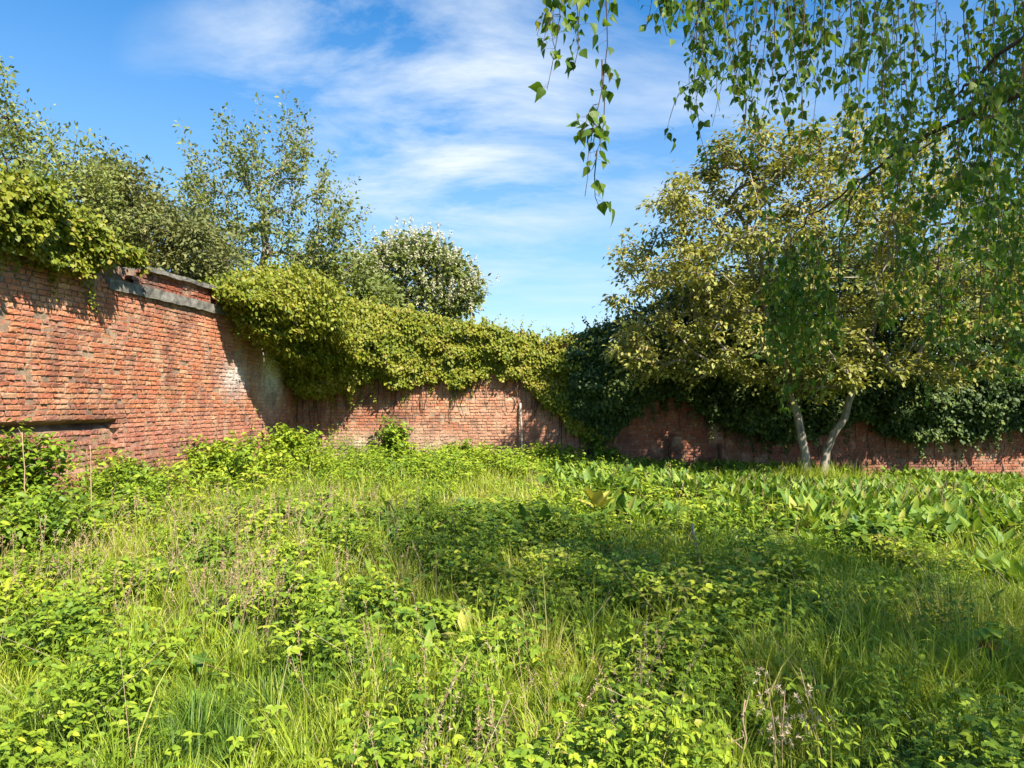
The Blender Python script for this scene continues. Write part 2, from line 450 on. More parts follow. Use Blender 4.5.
def masonry(wf, s0, s1, z0, top, off, keep, tint, rough=1.0, depth=0.11, o0=0.0, seed=1):
    """brick courses of a wall, one mesh; every brick its own worn block"""
    r = np.random.default_rng(seed)
    S0, S1, Zb, Zt = [], [], [], []
    zmax = float(np.max(top(np.linspace(s0, s1, 200))))
    nrow = int((zmax - z0) / COURSE) + 1
    for i in range(nrow):
        z = z0 + i * COURSE
        header = (i % 2 == 0)
        s = s0 - r.uniform(0, 0.2)
        a = []
        while s < s1:
            w = (0.112 if header else 0.228) * r.uniform(0.93, 1.06)
            if r.random() < 0.07: w *= 0.5
            a.append((s, min(s + w, s1 + 0.05))); s += w + 0.010
        a = np.array(a)
        S0.append(a[:, 0]); S1.append(a[:, 1]); Zb.append(np.full(len(a), z)); Zt.append(np.full(len(a), z + COURSE - 0.010))
    S0, S1, Zb, Zt = map(np.concatenate, (S0, S1, Zb, Zt))
    sm, zm = (S0 + S1) / 2, (Zb + Zt) / 2
    k = (zm < top(sm)) & keep(sm, zm, r) & (sm > s0)
    S0, S1, Zb, Zt, sm, zm = (q[k] for q in (S0, S1, Zb, Zt, sm, zm))
    n = len(sm)
    wob = 0.030 * (fbm(sm * 0.55, zm * 0.25 + 40, seed + 3, 2) - 0.5)
    wob0 = 0.030 * (fbm(S0 * 0.55, zm * 0.25 + 40, seed + 3, 2) - 0.5); wob1 = 0.030 * (fbm(S1 * 0.55, zm * 0.25 + 40, seed + 3, 2) - 0.5)
    er = fbm(sm * 1.3, zm * 1.9, seed + 8, 3)
    o = o0 + off(sm, zm) + r.normal(0, 0.0030, n) * rough - 0.009 * rough * sstep(0.55, 0.8, er) * r.uniform(0, 1, n)
    o = o - np.where(r.random(n) < 0.04 * rough, r.uniform(0.010, 0.03, n), 0)
    jit = lambda: r.normal(0, 0.0022 * rough, n)
    ins = lambda: np.abs(r.normal(0.004, 0.003 * rough, n))
    U = np.array([0, 0.13, 0.5, 0.87, 1.0]); Vv = np.array([0, 0.24, 0.76, 1.0])
    sl, sr, zb, zt = S0 + ins() + jit(), S1 - ins() + jit(), Zb + ins() * .6 + jit() * .6, Zt - ins() * .6 + jit() * .6
    tilt = r.normal(0, 0.0035 * rough, (n, 2)); grid = []
    for v in Vv:
        for u in U:
            edge = (u in (0, 1)) + (v in (0, 1))
            wv = wob0 + (wob1 - wob0) * u
            oo = o + tilt[:, 0] * (u - .5) + tilt[:, 1] * (v - .5) + r.normal(0, 0.0016 * rough, n) - edge * np.abs(r.normal(0.0015, 0.0022 * rough, n)) - (edge == 2) * np.where(r.random(n) < 0.2, 0.010, 0.0)
            grid.append(wf.pt(sl + (sr - sl) * u + r.normal(0, .0012 * rough, n), zb + (zt - zb) * v + wv + r.normal(0, .0012 * rough, n), oo))
    G5 = np.stack(grid, 1)
    corner = [0, 4, 19, 15]
    bk = np.stack([wf.pt(sa, za + wv, o - depth) for sa, za, wv in ((sl, zb, wob0), (sr, zb, wob1), (sr, zt, wob1), (sl, zt, wob0))], 1)
    sides = np.concatenate([np.stack([bk[:, k], bk[:, (k + 1) % 4], G5[:, corner[(k + 1) % 4]], G5[:, corner[k]]], 1) for k in range(4)], 1)
    V = np.concatenate([G5, sides], 1)
    Q = [(j * 5 + i, j * 5 + i + 1, j * 5 + i + 6, j * 5 + i + 5) for j in range(3) for i in range(4)] + [(20 + 4 * k, 21 + 4 * k, 22 + 4 * k, 23 + 4 * k) for k in range(4)]
    Q = np.array(Q)
    base = (np.arange(n) * 36)[:, None, None]
    cl = np.clip(fbm(sm * 0.8, zm * 0.8, seed + 20, 3), 0, 1)
    pick = r.choice(len(PAL), n, p=PAL_P)
    c = PAL[pick] * r.uniform(0.86, 1.14, (n, 1)) * (0.84 + 0.34 * cl[:, None])
    c = c * 0.62 + 0.38 * np.array([0.43, 0.175, 0.095]) * (0.8 + 0.4 * cl[:, None])
    c = c * np.array([0.98, 0.93, 0.90])
    damp = (sstep(0.75, 0.15, zm - ground(wf.A[0] + wf.t[0] * sm, wf.A[1] + wf.t[1] * sm) - 0.5 * fbm(sm * 0.9, 0 * sm, seed + 50, 2)) * 0.5)[:, None]
    c = c * (1 - damp) + damp * np.array([0.20, 0.125, 0.085])
    c = tint(sm, zm, c, r)
    g = Geo(); g.add(V.reshape(-1, 3), None, (Q[None] + base).reshape(-1, 4), 0.5, (np.repeat(c, 36, 0) * r.uniform(0.82, 1.16, (n * 36, 1))).clip(0, .8))
    # mortar bed behind the brick faces
    ds = 0.09
    ss = np.arange(s0, s1 + ds, ds); zz = np.arange(z0, zmax + COURSE, COURSE)
    Sg, Zg = np.meshgrid(ss, zz)
    Zc = np.minimum(Zg, top(Sg))
    og = o0 + off(Sg, Zg) - 0.0165 + r.normal(0, 0.002, Sg.shape)
    Vm = wf.pt(Sg, Zc, og).reshape(-1, 3)
    nx, nz = len(ss), len(zz)
    i, j = np.meshgrid(np.arange(nx - 1), np.arange(nz - 1)); a = (j * nx + i).ravel()
    q = np.stack([a, a + 1, a + nx + 1, a + nx], 1)
    km = keep(Sg, np.minimum(Zg, top(Sg) - .001), np.random.default_rng(0)) if False else np.ones(Sg.shape, bool)
    mc = np.array([0.31, 0.21, 0.14]) * r.uniform(0.6, 1.1, (Vm.shape[0], 1))
    mc = tint(Sg.ravel(), Zg.ravel(), mc, r)
    g.add(Vm, None, q, 0.5, mc)
    return g


def slab(g, wf, s0, s1, za, zb, oa, ob, var=0.5, jit=0.0, col=None, nseg=1):
    e = np.linspace(s0, s1, nseg + 1)
    pts = []
    for s in e:
        for z, o in ((za, oa), (za, ob), (zb, ob), (zb, oa)):
            pts.append(wf.pt(s + (rng.normal(0, jit) if jit else 0), z + (rng.normal(0, jit) if jit else 0), o + (rng.normal(0, jit) if jit else 0)))
    pts = np.array(pts); q = []
    for i in range(nseg):
        a, b = 4 * i, 4 * i + 4
        for k in range(4):
            q.append((a + k, a + (k + 1) % 4, b + (k + 1) % 4, b + k))
    q += [(0, 3, 2, 1), (4 * nseg, 4 * nseg + 1, 4 * nseg + 2, 4 * nseg + 3)]
    g.add(pts, None, q, var, col)


Y0 = 8.7
X0 = (0 - CX) / F_PX * Y0
DIRL = np.array([0.122, 1.0])
CORNER = np.array([X0, Y0]) + DIRL * (17.24 - Y0)
WL = WallFrame(np.array([X0, Y0]) + DIRL * (1.0 - Y0), CORNER)
WB = WallFrame(CORNER, (17.0, 19.3))
RIGHT_SPLIT = WB.hit(603)[0]


def never(s, z): return np.zeros_like(np.asarray(s, float))
def all_in(s, z, r): return np.ones(np.shape(s), bool)


# --- left wall
sA, zA = WL.hit(18, 421); sB, zB = WL.hit(119, 421)
REC = (sA - 1.2, sB, 0.62, 1.33)


def left_off(s, z):
    s = np.asarray(s, float); z = np.asarray(z, float)
    inside = (s > REC[0]) & (s < REC[1]) & (z > REC[2]) & (z < REC[3] - 0.02)
    o = np.where(inside, -0.085, 0.0)
    o = np.where((s > REC[0]) & (s < REC[1]) & (z > REC[3] - 0.10) & (z < REC[3] - 0.005), -0.22, o)
    o = np.where((s < REC[1] + 0.5) & (z <= REC[2]), -0.03, o)
    return o + 0.05 * (fbm(s * 0.5, z * 0.6, 77, 3) - 0.5)


def left_keep(s, z, r):
    k = np.ones(np.shape(s), bool)
    slot = (s > REC[0]) & (s < REC[1]) & (z > REC[3] - 0.02 - 0.11 * vnoise(s * 3.5, 0 * s, 6)) & (z < REC[3])
    slot |= (s > REC[0]) & (s < REC[1]) & (z > REC[2]) & (z < REC[3]) & (r.random(np.shape(s)) < 0.10)
    k &= ~slot
    low = (z < 1.0) & (r.random(np.shape(s)) < 0.05)
    end = (s > REC[1] - 0.2) & (s < REC[1] + 0.35) & (z > 0.7) & (z < 1.35) & (r.random(np.shape(s)) < 0.15)
    return k & ~low & ~end


sw0, zw0 = WL.hit(272, 372)


def left_tint(s, z, c, r):
    pink = sstep(1.6, 1.0, z)[:, None] * 0.55
    c = c * (1 - pink) + pink * np.array([0.40, 0.17, 0.125]) * (c.sum(1, keepdims=True) / 0.7)
    d = np.exp(-((s - sw0) / 0.55) ** 2 - ((z - zw0) / 0.7) ** 2) * 1.25
    s2, z2 = WL.hit(236, 378)
    d2 = np.exp(-((s - s2) / 0.5) ** 2 - ((z - z2) / 0.3) ** 2) * 0.8
    d3 = np.clip(d + d2, 0, 1) * (0.55 + 0.45 * vnoise(s * 9, z * 5, 3))
    w = d3[:, None]
    c = c * (1 - w) + w * np.array([0.92, 0.90, 0.84])
    up = (sstep(2.7, 3.3, z) * sstep(9.5, 7.5, s) * 0.25)[:, None]          # darker, browner brick towards the top of the near end
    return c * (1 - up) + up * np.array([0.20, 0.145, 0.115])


sl0 = WL.hit(104)[0]; sl1 = WL.L
sp0 = WL.hit(146)[0]
LEDGE0, LEDGE1, PAR1 = 3.27, 3.43, 3.70
left = thing('brick_wall', (*WL.pt(9, 0, 0)[:2], 0), 'tall sunlit old red brick garden wall running back along one side, with a grey stone ledge', 'wall')
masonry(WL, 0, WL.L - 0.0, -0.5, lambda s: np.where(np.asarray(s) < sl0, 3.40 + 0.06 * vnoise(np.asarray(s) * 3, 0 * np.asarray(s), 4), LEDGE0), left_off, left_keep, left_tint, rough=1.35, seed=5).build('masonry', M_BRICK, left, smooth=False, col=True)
g = Geo(); slab(g, WL, 0, WL.L + 0.3, -0.6, REC[3] - 0.16, -0.55, -0.135, col=(0.3, 0.2, 0.14)); slab(g, WL, 0, WL.L + 0.3, REC[3] + 0.02, LEDGE0 - 0.01, -0.55, -0.135, col=(0.3, 0.2, 0.14)); slab(g, WL, 0, WL.L + 0.3, REC[3] - 0.16, REC[3] + 0.02, -0.55, -0.33, col=(0.3, 0.2, 0.14)); slab(g, WL, sl0, WL.L + 0.2, LEDGE0 - 0.008, PAR1 - 0.01, -0.5, -0.16, col=(0.3, 0.2, 0.14))
g.build('core', M_BRICK, left, smooth=False, col=True)
g = Geo(); s = sl0 + 0.05
while s < sl1 - 0.2:
    w = rng.uniform(0.7, 1.15); slab(g, WL, s, min(s + w, sl1 - 0.02) - 0.012, LEDGE0 + rng.uniform(-0.008, 0.008), LEDGE1 + rng.uniform(-0.01, 0.012), -0.14, 0.05 + rng.uniform(-0.015, 0.012), jit=0.007, nseg=6); s += w
g.build('stone_ledge', M_STONE, left, smooth=False)
masonry(WL, sp0 - 0.25, WL.L, LEDGE1 + 0.006, lambda s: np.where(np.asarray(s) < sp0, 3.60, PAR1), lambda s, z: -0.05 + 0 * np.asarray(s), all_in, lambda s, z, c, r: c * np.array([0.62, 0.52, 0.55]), rough=1.6, seed=8).build('parapet', M_BRICK, left, smooth=False, col=True)
g = Geo(); s = sp0
while s < sl1:
    w = rng.uniform(0.8, 1.2); slab(g, WL, s, min(s + w, sl1) - 0.008, PAR1 + 0.003, PAR1 + 0.075 + rng.uniform(-0.006, 0.006), -0.52, 0.035 + rng.uniform(-0.008, 0.008), jit=0.005, nseg=4); s += w
g.build('coping', M_STONE, left, smooth=False)

# --- far wall: sunlit stretch and the lower, shaded stretch beyond it
hx, hz = WB.hit(514, 396); hx2, hz2 = WB.hit(463, 410)
sx1 = WB.hit(450)[0]; slime = WB.hit(370)[0]


def back_keep(s, z, r):
    a = (np.abs(s - hx) < 0.11) & (np.abs(z - hz) < 0.075)
    b = (np.abs(s - hx2) < 0.17) & (np.abs(z - hz2 - 0.15 * (s - hx2)) < 0.06)
    return ~a & ~b & (r.random(np.shape(s)) > 0.012)


def back_off(s, z):
    a = (np.abs(np.asarray(s) - hx) < 0.12) & (np.abs(np.asarray(z) - hz) < 0.08)
    return 0.05 * (fbm(np.asarray(s) * 0.4, np.asarray(z) * 0.6, 31, 3) - 0.5) - 0.09 * a


def back_tint(s, z, c, r):
    lime = (sstep(1.05, 0.55, z) * np.exp(-((s - slime) / 1.9) ** 2) * (0.35 + 0.65 * vnoise(s * 3, z * 5, 9)))[:, None] * 0.9
    c = c * (1 - lime) + lime * np.array([0.56, 0.45, 0.33])
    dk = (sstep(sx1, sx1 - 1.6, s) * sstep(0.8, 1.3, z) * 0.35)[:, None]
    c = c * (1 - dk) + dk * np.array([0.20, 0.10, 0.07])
    pale = (np.exp(-((s - sx1) / 1.1) ** 2) * sstep(2.4, 1.0, z) * 0.5 * vnoise(s * 4, z * 4, 12))[:, None]
    c = c * (1 - pale) + pale * np.array([0.52, 0.37, 0.25])
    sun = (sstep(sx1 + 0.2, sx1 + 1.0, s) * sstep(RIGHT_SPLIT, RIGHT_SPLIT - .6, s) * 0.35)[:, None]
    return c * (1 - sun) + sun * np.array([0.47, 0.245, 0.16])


back = thing('brick_wall', (*WB.pt(3.5, 0, 0)[:2], 0), 'sunlit stretch of brick wall across the back, half buried in yellow-green creeper', 'wall')
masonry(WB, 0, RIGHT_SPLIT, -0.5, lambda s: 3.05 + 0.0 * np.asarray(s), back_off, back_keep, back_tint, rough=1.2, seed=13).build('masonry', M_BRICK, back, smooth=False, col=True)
g = Geo(); slab(g, WB, -0.4, RIGHT_SPLIT, -0.6, 3.04, -0.5, -0.135, col=(0.3, 0.2, 0.14)); g.build('core', M_BRICK, back, smooth=False, col=True)

right = thing('brick_wall', (*WB.pt(12, 0, 0)[:2], -0.3), 'shaded dark red brick wall behind the two-stemmed tree, hung with dark ivy', 'wall')


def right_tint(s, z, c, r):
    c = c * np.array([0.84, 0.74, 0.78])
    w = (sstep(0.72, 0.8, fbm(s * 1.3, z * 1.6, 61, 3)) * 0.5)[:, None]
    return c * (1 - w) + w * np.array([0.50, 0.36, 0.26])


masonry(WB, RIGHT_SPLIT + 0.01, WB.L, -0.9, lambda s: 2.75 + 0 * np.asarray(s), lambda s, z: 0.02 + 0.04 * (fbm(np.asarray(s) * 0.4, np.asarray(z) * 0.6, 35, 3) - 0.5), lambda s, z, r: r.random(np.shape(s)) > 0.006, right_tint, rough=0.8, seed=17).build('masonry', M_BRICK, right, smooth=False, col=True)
g = Geo(); slab(g, WB, RIGHT_SPLIT + 0.01, WB.L, -1.0, 2.74, -0.5, -0.115, col=(0.3, 0.2, 0.14)); g.build('core', M_BRICK, right, smooth=False, col=True)


# ------------------------------------------------------------------ creepers on the walls
def interp(tbl, x):
    tbl = np.array(tbl, float)
    return np.interp(x, tbl[:, 0], tbl[:, 1])


def creeper(root, wf, s_rng, top_z, bot_z, bulge, n, mat, size, over=0.45, seed=1, tpl=LEAF_BROAD, lump=1.4, var0=0.5, varn=0.5, stem_n=60, lumpamp=0.6, sag=0.0, clump=0.62, stray=0.06):
    """leaves piled in lumps over a wall: bulge(s, v) is how far the mass stands off the brick"""
    r = np.random.default_rng(seed)
    g = Geo()
    s = r.uniform(*s_rng, n); v = r.uniform(0, 1, n) ** 0.85
    tz, bz = top_z(s), bot_z(s)
    ok = tz > bz + 0.03
    s, v, tz, bz = s[ok], v[ok], tz[ok], bz[ok]
    z = tz + (bz - tz) * v
    L1 = fbm(s * lump, z * lump * 1.5, seed + 4, 3)
    L2 = fbm(s * 2.1, z * 3.6, seed + 9, 2)
    o = bulge(s, v) * (1 - lumpamp * 0.5 + lumpamp * L1 * 1.3) + clump * (L2 - 0.45)
    depth = r.uniform(0, 1, len(s)) ** 0.45
    oo = 0.03 + np.maximum(o, 0.05) * depth
    cap = (v < 0.16)
    oo = np.where(cap, -over + (o + over) * r.uniform(0, 1, len(s)) ** 0.7, oo)
    z = z + np.where(cap, 0.16 * (L1 - 0.45) + 0.10 * L2, 0) - sag * oo * v
    pos = wf.pt(s, z, oo) + r.normal(0, 0.03, (len(s), 3))
    sprig = vnoise(s * 6.0, z * 6.0, seed + 13) > 0.80
    pos = pos + sprig[:, None] * (np.array([wf.n[0], wf.n[1], 0]) * 0.10 + np.array([0, 0, 0.14]) * np.where(v < 0.3, 1, -0.9)[:, None]) * r.uniform(0, 1.2, (len(s), 1))
    nn = np.array([wf.n[0], wf.n[1], 0.0])
    nrm = unit(nn * (0.35 + 0.5 * v[:, None]) + np.array([0, 0, 0.8]) + r.normal(0, 0.55, (len(s), 3)))
    yd = unit(nn * 0.6 + np.array([0, 0, -0.65]) + r.normal(0, 0.45, (len(s), 3)))
    cl = fbm(s * 2.4, z * 2.4, seed + 2, 2)
    var = var0 + varn * (cl - 0.5) + r.normal(0, 0.2, len(s)) + np.where(r.random(len(s)) < 0.05, 0.6, 0)
    scatter(g, tpl, pos, yd, nrm, size * r.uniform(0.6, 1.25, len(s)), var)
    # loose runners hanging from the lower edge and shoots standing off the top
    nr = int((s_rng[1] - s_rng[0]) * 16)
    for k in range(nr):
        s0 = r.uniform(*s_rng); t0, b0 = float(top_z(np.array([s0]))[0]), float(bot_z(np.array([s0]))[0])
        if t0 < b0 + 0.15: continue
        up = r.random() < 0.45
        Lr = r.uniform(0.12, 0.42) if up else r.uniform(0.15, 0.75); m = int(Lr * 55) + 4; f = r.uniform(0, 1, m)
        o0 = float(bulge(np.array([s0]), np.array([0.05 if up else 0.9]))[0]) * r.uniform(0.2, 1.0)
        if up: o0 = r.uniform(-over, o0)
        q = wf.pt(s0 + f * r.normal(0, 0.15), (t0 + f * Lr) if up else (b0 + 0.15 - f * Lr), o0 + (0.2 * f if up else -0.1 * f)) + r.normal(0, 0.025, (m, 3))
        nm = nn * 0.5 + np.array([0, 0, 0.7]) + r.normal(0, .5, (m, 3)); yd2 = nn * 0.5 + np.array([0, 0, -.5]) + r.normal(0, .6, (m, 3))
        scatter(g, tpl, q, yd2, nm, size * (1.1 - 0.5 * f) * r.uniform(.6, 1.1, m), var0 + r.normal(0, .15) + r.normal(0, .12, m))
    g.build('foliage', mat, root)
    # woody stems hanging down over the brick
    gs = Geo()
    for k in range(stem_n):
        s0 = r.uniform(*s_rng); t0, b0 = float(top_z(np.array([s0]))[0]), float(bot_z(np.array([s0]))[0])
        if t0 < b0 + 0.1: continue
        zb = b0 - r.uniform(-0.1, 0.9)
        m = 9; zz = np.linspace(t0 - 0.2 * (t0 - b0), max(zb, 0.2), m)
        ss = s0 + np.cumsum(r.normal(0, 0.055, m))
        tube(gs, wf.pt(ss, zz, 0.03 + np.abs(r.normal(0.03, 0.03, m))), np.linspace(0.016, 0.006, m) * r.uniform(0.5, 1.3), 4)
    if stem_n: gs.build('stems', M_TWIG, root)


# creeper over the far wall and the corner
top_t = [(200, 292), (215, 284), (240, 276), (270, 272), (300, 286), (340, 300), (380, 305), (420, 312), (460, 322), (490, 326), (520, 332), (545, 338), (570, 336), (600, 330), (640, 322)]
bot_t = [(200, 300), (225, 320), (250, 345), (275, 372), (300, 392), (322, 398), (345, 386), (370, 378), (395, 388), (415, 380), (440, 378), (460, 386), (480, 374), (505, 370), (522, 378), (535, 392), (550, 408), (570, 424), (590, 440), (640, 440)]
sg = np.linspace(-0.3, RIGHT_SPLIT + 0.4, 120)


def px_on(wf, s, off):
    return proj(wf.pt(s, np.full_like(s, 2.5), np.full_like(s, off)))


def z_from(wf, s, tbl, off):
    s = np.asarray(s, float)
    px, _, _ = px_on(wf, s, off)
    py = interp(tbl, px)
    y = wf.pt(s, 0 * s, np.full_like(s, off))[..., 1]
    q = np.stack([P(a, b, c) for a, b, c in zip(px.ravel(), py.ravel(), y.ravel())]) if s.size < 400 else None
    if q is not None: return q[:, 2].reshape(s.shape)
    v = (CY - py) / F_PX
    return EYE + (sp + v * cp) * y / (cp - v * sp)


vine = thing('creeper', (*WB.pt(3, 0, 0)[:2], 0), 'thick yellow-green creeper heaped over the sunlit back wall and its corner', 'creeper')
creeper(vine, WB, (-0.6, RIGHT_SPLIT + 0.2), lambda s: z_from(WB, s, top_t, 0.2), lambda s: z_from(WB, s, bot_t, 0.45) + 0.34 * (fbm(s * 2.6, 0 * s, 88, 3) - 0.5),
        lambda s, v: (0.32 + 0.75 * np.sin(np.pi * np.clip(v, 0, 1) ** 0.7) ** 0.8) * (0.17 + 1.12 * sstep(3.4, 0.4, s)), 76000, M_CREEPER, 0.074, seed=21, var0=0.64, varn=0.55, stem_n=170, lump=1.1, lumpamp=0.9, over=0.5, clump=0.42)
# the heap at the corner lies on the side wall as well
sc0 = WL.hit(214)[0]


def corner_top(s): return interp([(sc0 - 0.2, 3.66), (sc0 + 0.5, 3.95), (sc0 + 1.6, 4.45), (WL.L, 4.45), (WL.L + 1, 4.4)], s)
def corner_bot(s): return interp([(sc0 - 0.2, 3.64), (sc0 + 0.1, 3.45), (sc0 + 0.7, 3.0), (sc0 + 1.6, 2.75), (WL.L, 2.3), (WL.L + 1, 2.2)], s)


vine_side = thing('creeper', (*WL.pt(WL.L - 1.5, 0, 0)[:2], 0), 'end of the creeper bulging over the side wall ledge near the corner, casting shade', 'creeper')
creeper(vine_side, WL, (sc0 - 0.2, WL.L + 0.2), corner_top, corner_bot, lambda s, v: interp([(sc0, 0.35), (sc0 + 0.5, 1.15), (sc0 + 1.2, 1.5), (WL.L, 1.3)], s) * (0.55 + 0.6 * np.sin(np.pi * v)), 30000, M_CREEPER, 0.075, seed=22, var0=0.6, varn=0.5, stem_n=0, lump=1.2, over=0.5, sag=0.3, clump=0.9)

# bright ivy on top of the side wall
it = [(-400, 160), (-60, 175), (0, 178), (30, 186), (50, 206), (75, 228), (105, 248), (125, 258), (138, 270)]
ib = [(-400, 205), (0, 244), (25, 254), (45, 264), (70, 266), (90, 270), (103, 260), (118, 256), (138, 264)]
si1 = WL.hit(128)[0]
ivy_l = thing('ivy_bush', (*WL.pt(6.5, 0, 0)[:2], 3.3), 'bushy bright green ivy spilling over the top of the sunlit side wall', 'ivy')
creeper(ivy_l, WL, (4.2, si1), lambda s: z_from(WL, s, it, -0.1), lambda s: z_from(WL, s, ib, 0.15), lambda s, v: 0.10 + 0.26 * np.sin(np.pi * v ** 0.8) * sstep(si1, si1 - 1.2, s), 32000, M_CREEPER, 0.068, seed=23, var0=0.58, varn=0.6, stem_n=0, over=0.6, lump=1.8)

# dark ivy on the shaded stretch
jt = [(560, 345), (585, 332), (640, 312), (700, 285), (760, 272), (840, 262), (900, 268), (950, 255), (1024, 258), (1300, 280)]
jb = [(560, 380), (578, 418), (590, 438), (608, 440), (628, 424), (650, 400), (672, 393), (690, 400), (705, 413), (730, 425), (755, 434), (790, 440), (830, 434), (850, 420), (870, 418), (890, 434), (920, 442), (950, 432), (975, 442), (1000, 432), (1024, 428), (1300, 428)]
ivy_r = thing('ivy', (*WB.pt(12, 0, 0)[:2], -0.3), 'dark glossy ivy hanging thick over the shaded wall behind the two-stemmed tree', 'ivy')
creeper(ivy_r, WB, (WB.hit(568)[0], WB.L - 0.3), lambda s: z_from(WB, s, jt, 0.1), lambda s: z_from(WB, s, jb, 0.5), lambda s, v: (0.35 + 0.65 * np.sin(np.pi * v ** 0.8)) * (0.5 + 0.5 * sstep(7.5, 9.5, s) + 0.15 * sstep(11, 15, s)), 115000, M_IVY, 0.09, seed=24, var0=0.45, varn=0.6, stem_n=70, over=0.6, lump=1.3)


# ------------------------------------------------------------------ trees
def grow(paths, attr, r, seglen=0.45, updraft=0.5, r_tip=0.007, expo=0.47, bow=0.12, rmax=0.2):
    """limbs from given trunk paths to the crown points; returns chains [(points, radii)] of limbs"""
    pts = []; par = []
    trunk_nodes = []
    for pth in paths:
        pth = np.asarray(pth, float); prev = -1
        for k, p in enumerate(pth):
            pts.append(p); par.append(prev); prev = len(pts) - 1; trunk_nodes.append(prev)
    root = np.array(paths[0][-1])
    order = np.argsort(np.min(np.linalg.norm(attr[:, None, :] - np.array(pts)[None], axis=2), axis=1))
    chains = []
    startable = [i for i in trunk_nodes if i >= 0]
    lowest = min(p[len(p) // 2][2] for p in paths)
    allp = np.array(pts); okn = allp[:, 2] >= lowest
    for a in attr[order]:
        dv = a - allp
        d = np.linalg.norm(dv, axis=1)
        cost = d + updraft * np.maximum(0, allp[:, 2] - a[2] + 0.25 * d) + np.where(okn, 0, 50)
        b = int(np.argmin(cost))
        m = max(2, int(d[b] / seglen))
        p0 = allp[b]
        # limbs leave along their parent, then bow up or sag to the tip
        t = np.linspace(0, 1, m + 1)[1:, None]
        pdir = unit(p0 - allp[par[b]]) if par[b] >= 0 else np.array([0, 0, 1.0])
        mid = p0 + pdir * d[b] * 0.35 + (a - p0) * 0.2
        cur = (1 - t) ** 2 * p0 + 2 * t * (1 - t) * mid + t ** 2 * a
        cur[:-1] += r.normal(0, bow * 0.25, (m - 1, 3)) * min(1, d[b])
        idx = [b]
        for q in cur:
            par.append(idx[-1]); pts.append(q); idx.append(len(pts) - 1)
        allp = np.vstack([allp, cur]); okn = np.concatenate([okn, np.ones(m, bool)])
        chains.append(idx)
    cnt = np.zeros(len(pts))
    for c in chains: cnt[c[-1]] += 1
    for i in range(len(pts) - 1, -1, -1):
        if par[i] >= 0: cnt[par[i]] += cnt[i]
    rad = np.clip(r_tip * np.maximum(cnt, 1) ** expo, r_tip, rmax)
    out = []
    for c in chains:
        rr = rad[c].copy(); rr[0] = min(rr[0], rr[1] * 1.25)
        out.append((allp[c], rr))
    return out


def ellip(n, c, rad, r, shell=0.55):
    u = unit(r.normal(size=(n, 3)))
    return np.array(c) + u * np.array(rad) * (r.uniform(shell ** 3, 1, n) ** (1 / 3))[:, None]


def px_crown(outline, y, ydepth, n, r, zmin=None, ybias=0.0):
    """crown points filling an outline seen in the photograph, spread in depth like a round crown"""
    o = np.array(outline, float)
    x0, x1 = o[:, 0].min(), o[:, 0].max(); y0, y1 = o[:, 1].min(), o[:, 1].max()
    res = []
    while len(res) < n:
        px, py = r.uniform(x0, x1), r.uniform(y0, y1)
        ins = False; j = len(o) - 1
        for i in range(len(o)):
            if (o[i, 1] > py) != (o[j, 1] > py) and px < (o[j, 0] - o[i, 0]) * (py - o[i, 1]) / (o[j, 1] - o[i, 1]) + o[i, 0]: ins = not ins
            j = i
        if not ins: continue
        e = ((px - (x0 + x1) / 2) / ((x1 - x0) / 2)) ** 2 + ((py - (y0 + y1) / 2) / ((y1 - y0) / 2)) ** 2
        half = ydepth * math.sqrt(max(0.12, 1 - min(e, 0.9)))
        yy = y + ybias + r.uniform(-half, half)
        # the outline is measured at the crown's middle distance
        q = P(px, py, y)
        p = np.array([q[0], yy, q[2]])
        if zmin is None or p[2] > zmin: res.append(p)
    return np.array(res)


def leafy(g, chains, per, size, r, tpl, spread, var_fn, along=0.7, droop=0.25, up=0.6):
    """sprays of leaves round the outer part of every limb"""
    base = []; dr = []; tipd = []
    for p, rr in chains:
        m = len(p)
        k = r.integers(int(per * 0.6), int(per * 1.4) + 1)
        t = 1 - r.uniform(0, 1, k) ** 1.3 * along
        f = t * (m - 1); i = np.minimum(f.astype(int), m - 2); w = (f - i)[:, None]
        base.append(p[i] * (1 - w) + p[i + 1] * w); dr.append(unit(p[i + 1] - p[i]))
        tipd.append(np.repeat(r.normal(0, 1), k))
    base = np.concatenate(base); dr = np.concatenate(dr); tipd = np.concatenate(tipd)
    n = len(base)
    off = r.normal(0, 1, (n, 3)) * np.array([spread, spread, spread * 0.75])
    pos = base + off
    yd = unit(dr * 0.5 + unit(off) * 0.7 + r.normal(0, 0.35, (n, 3)) + np.array([0, 0, -droop]))
    nm = unit(np.array([0, 0, up]) + r.normal(0, 0.5, (n, 3)) + SUN * 0.3)
    scatter(g, tpl, pos, yd, nm, size * r.uniform(0.6, 1.3, n), var_fn(pos, tipd, r))
    return pos


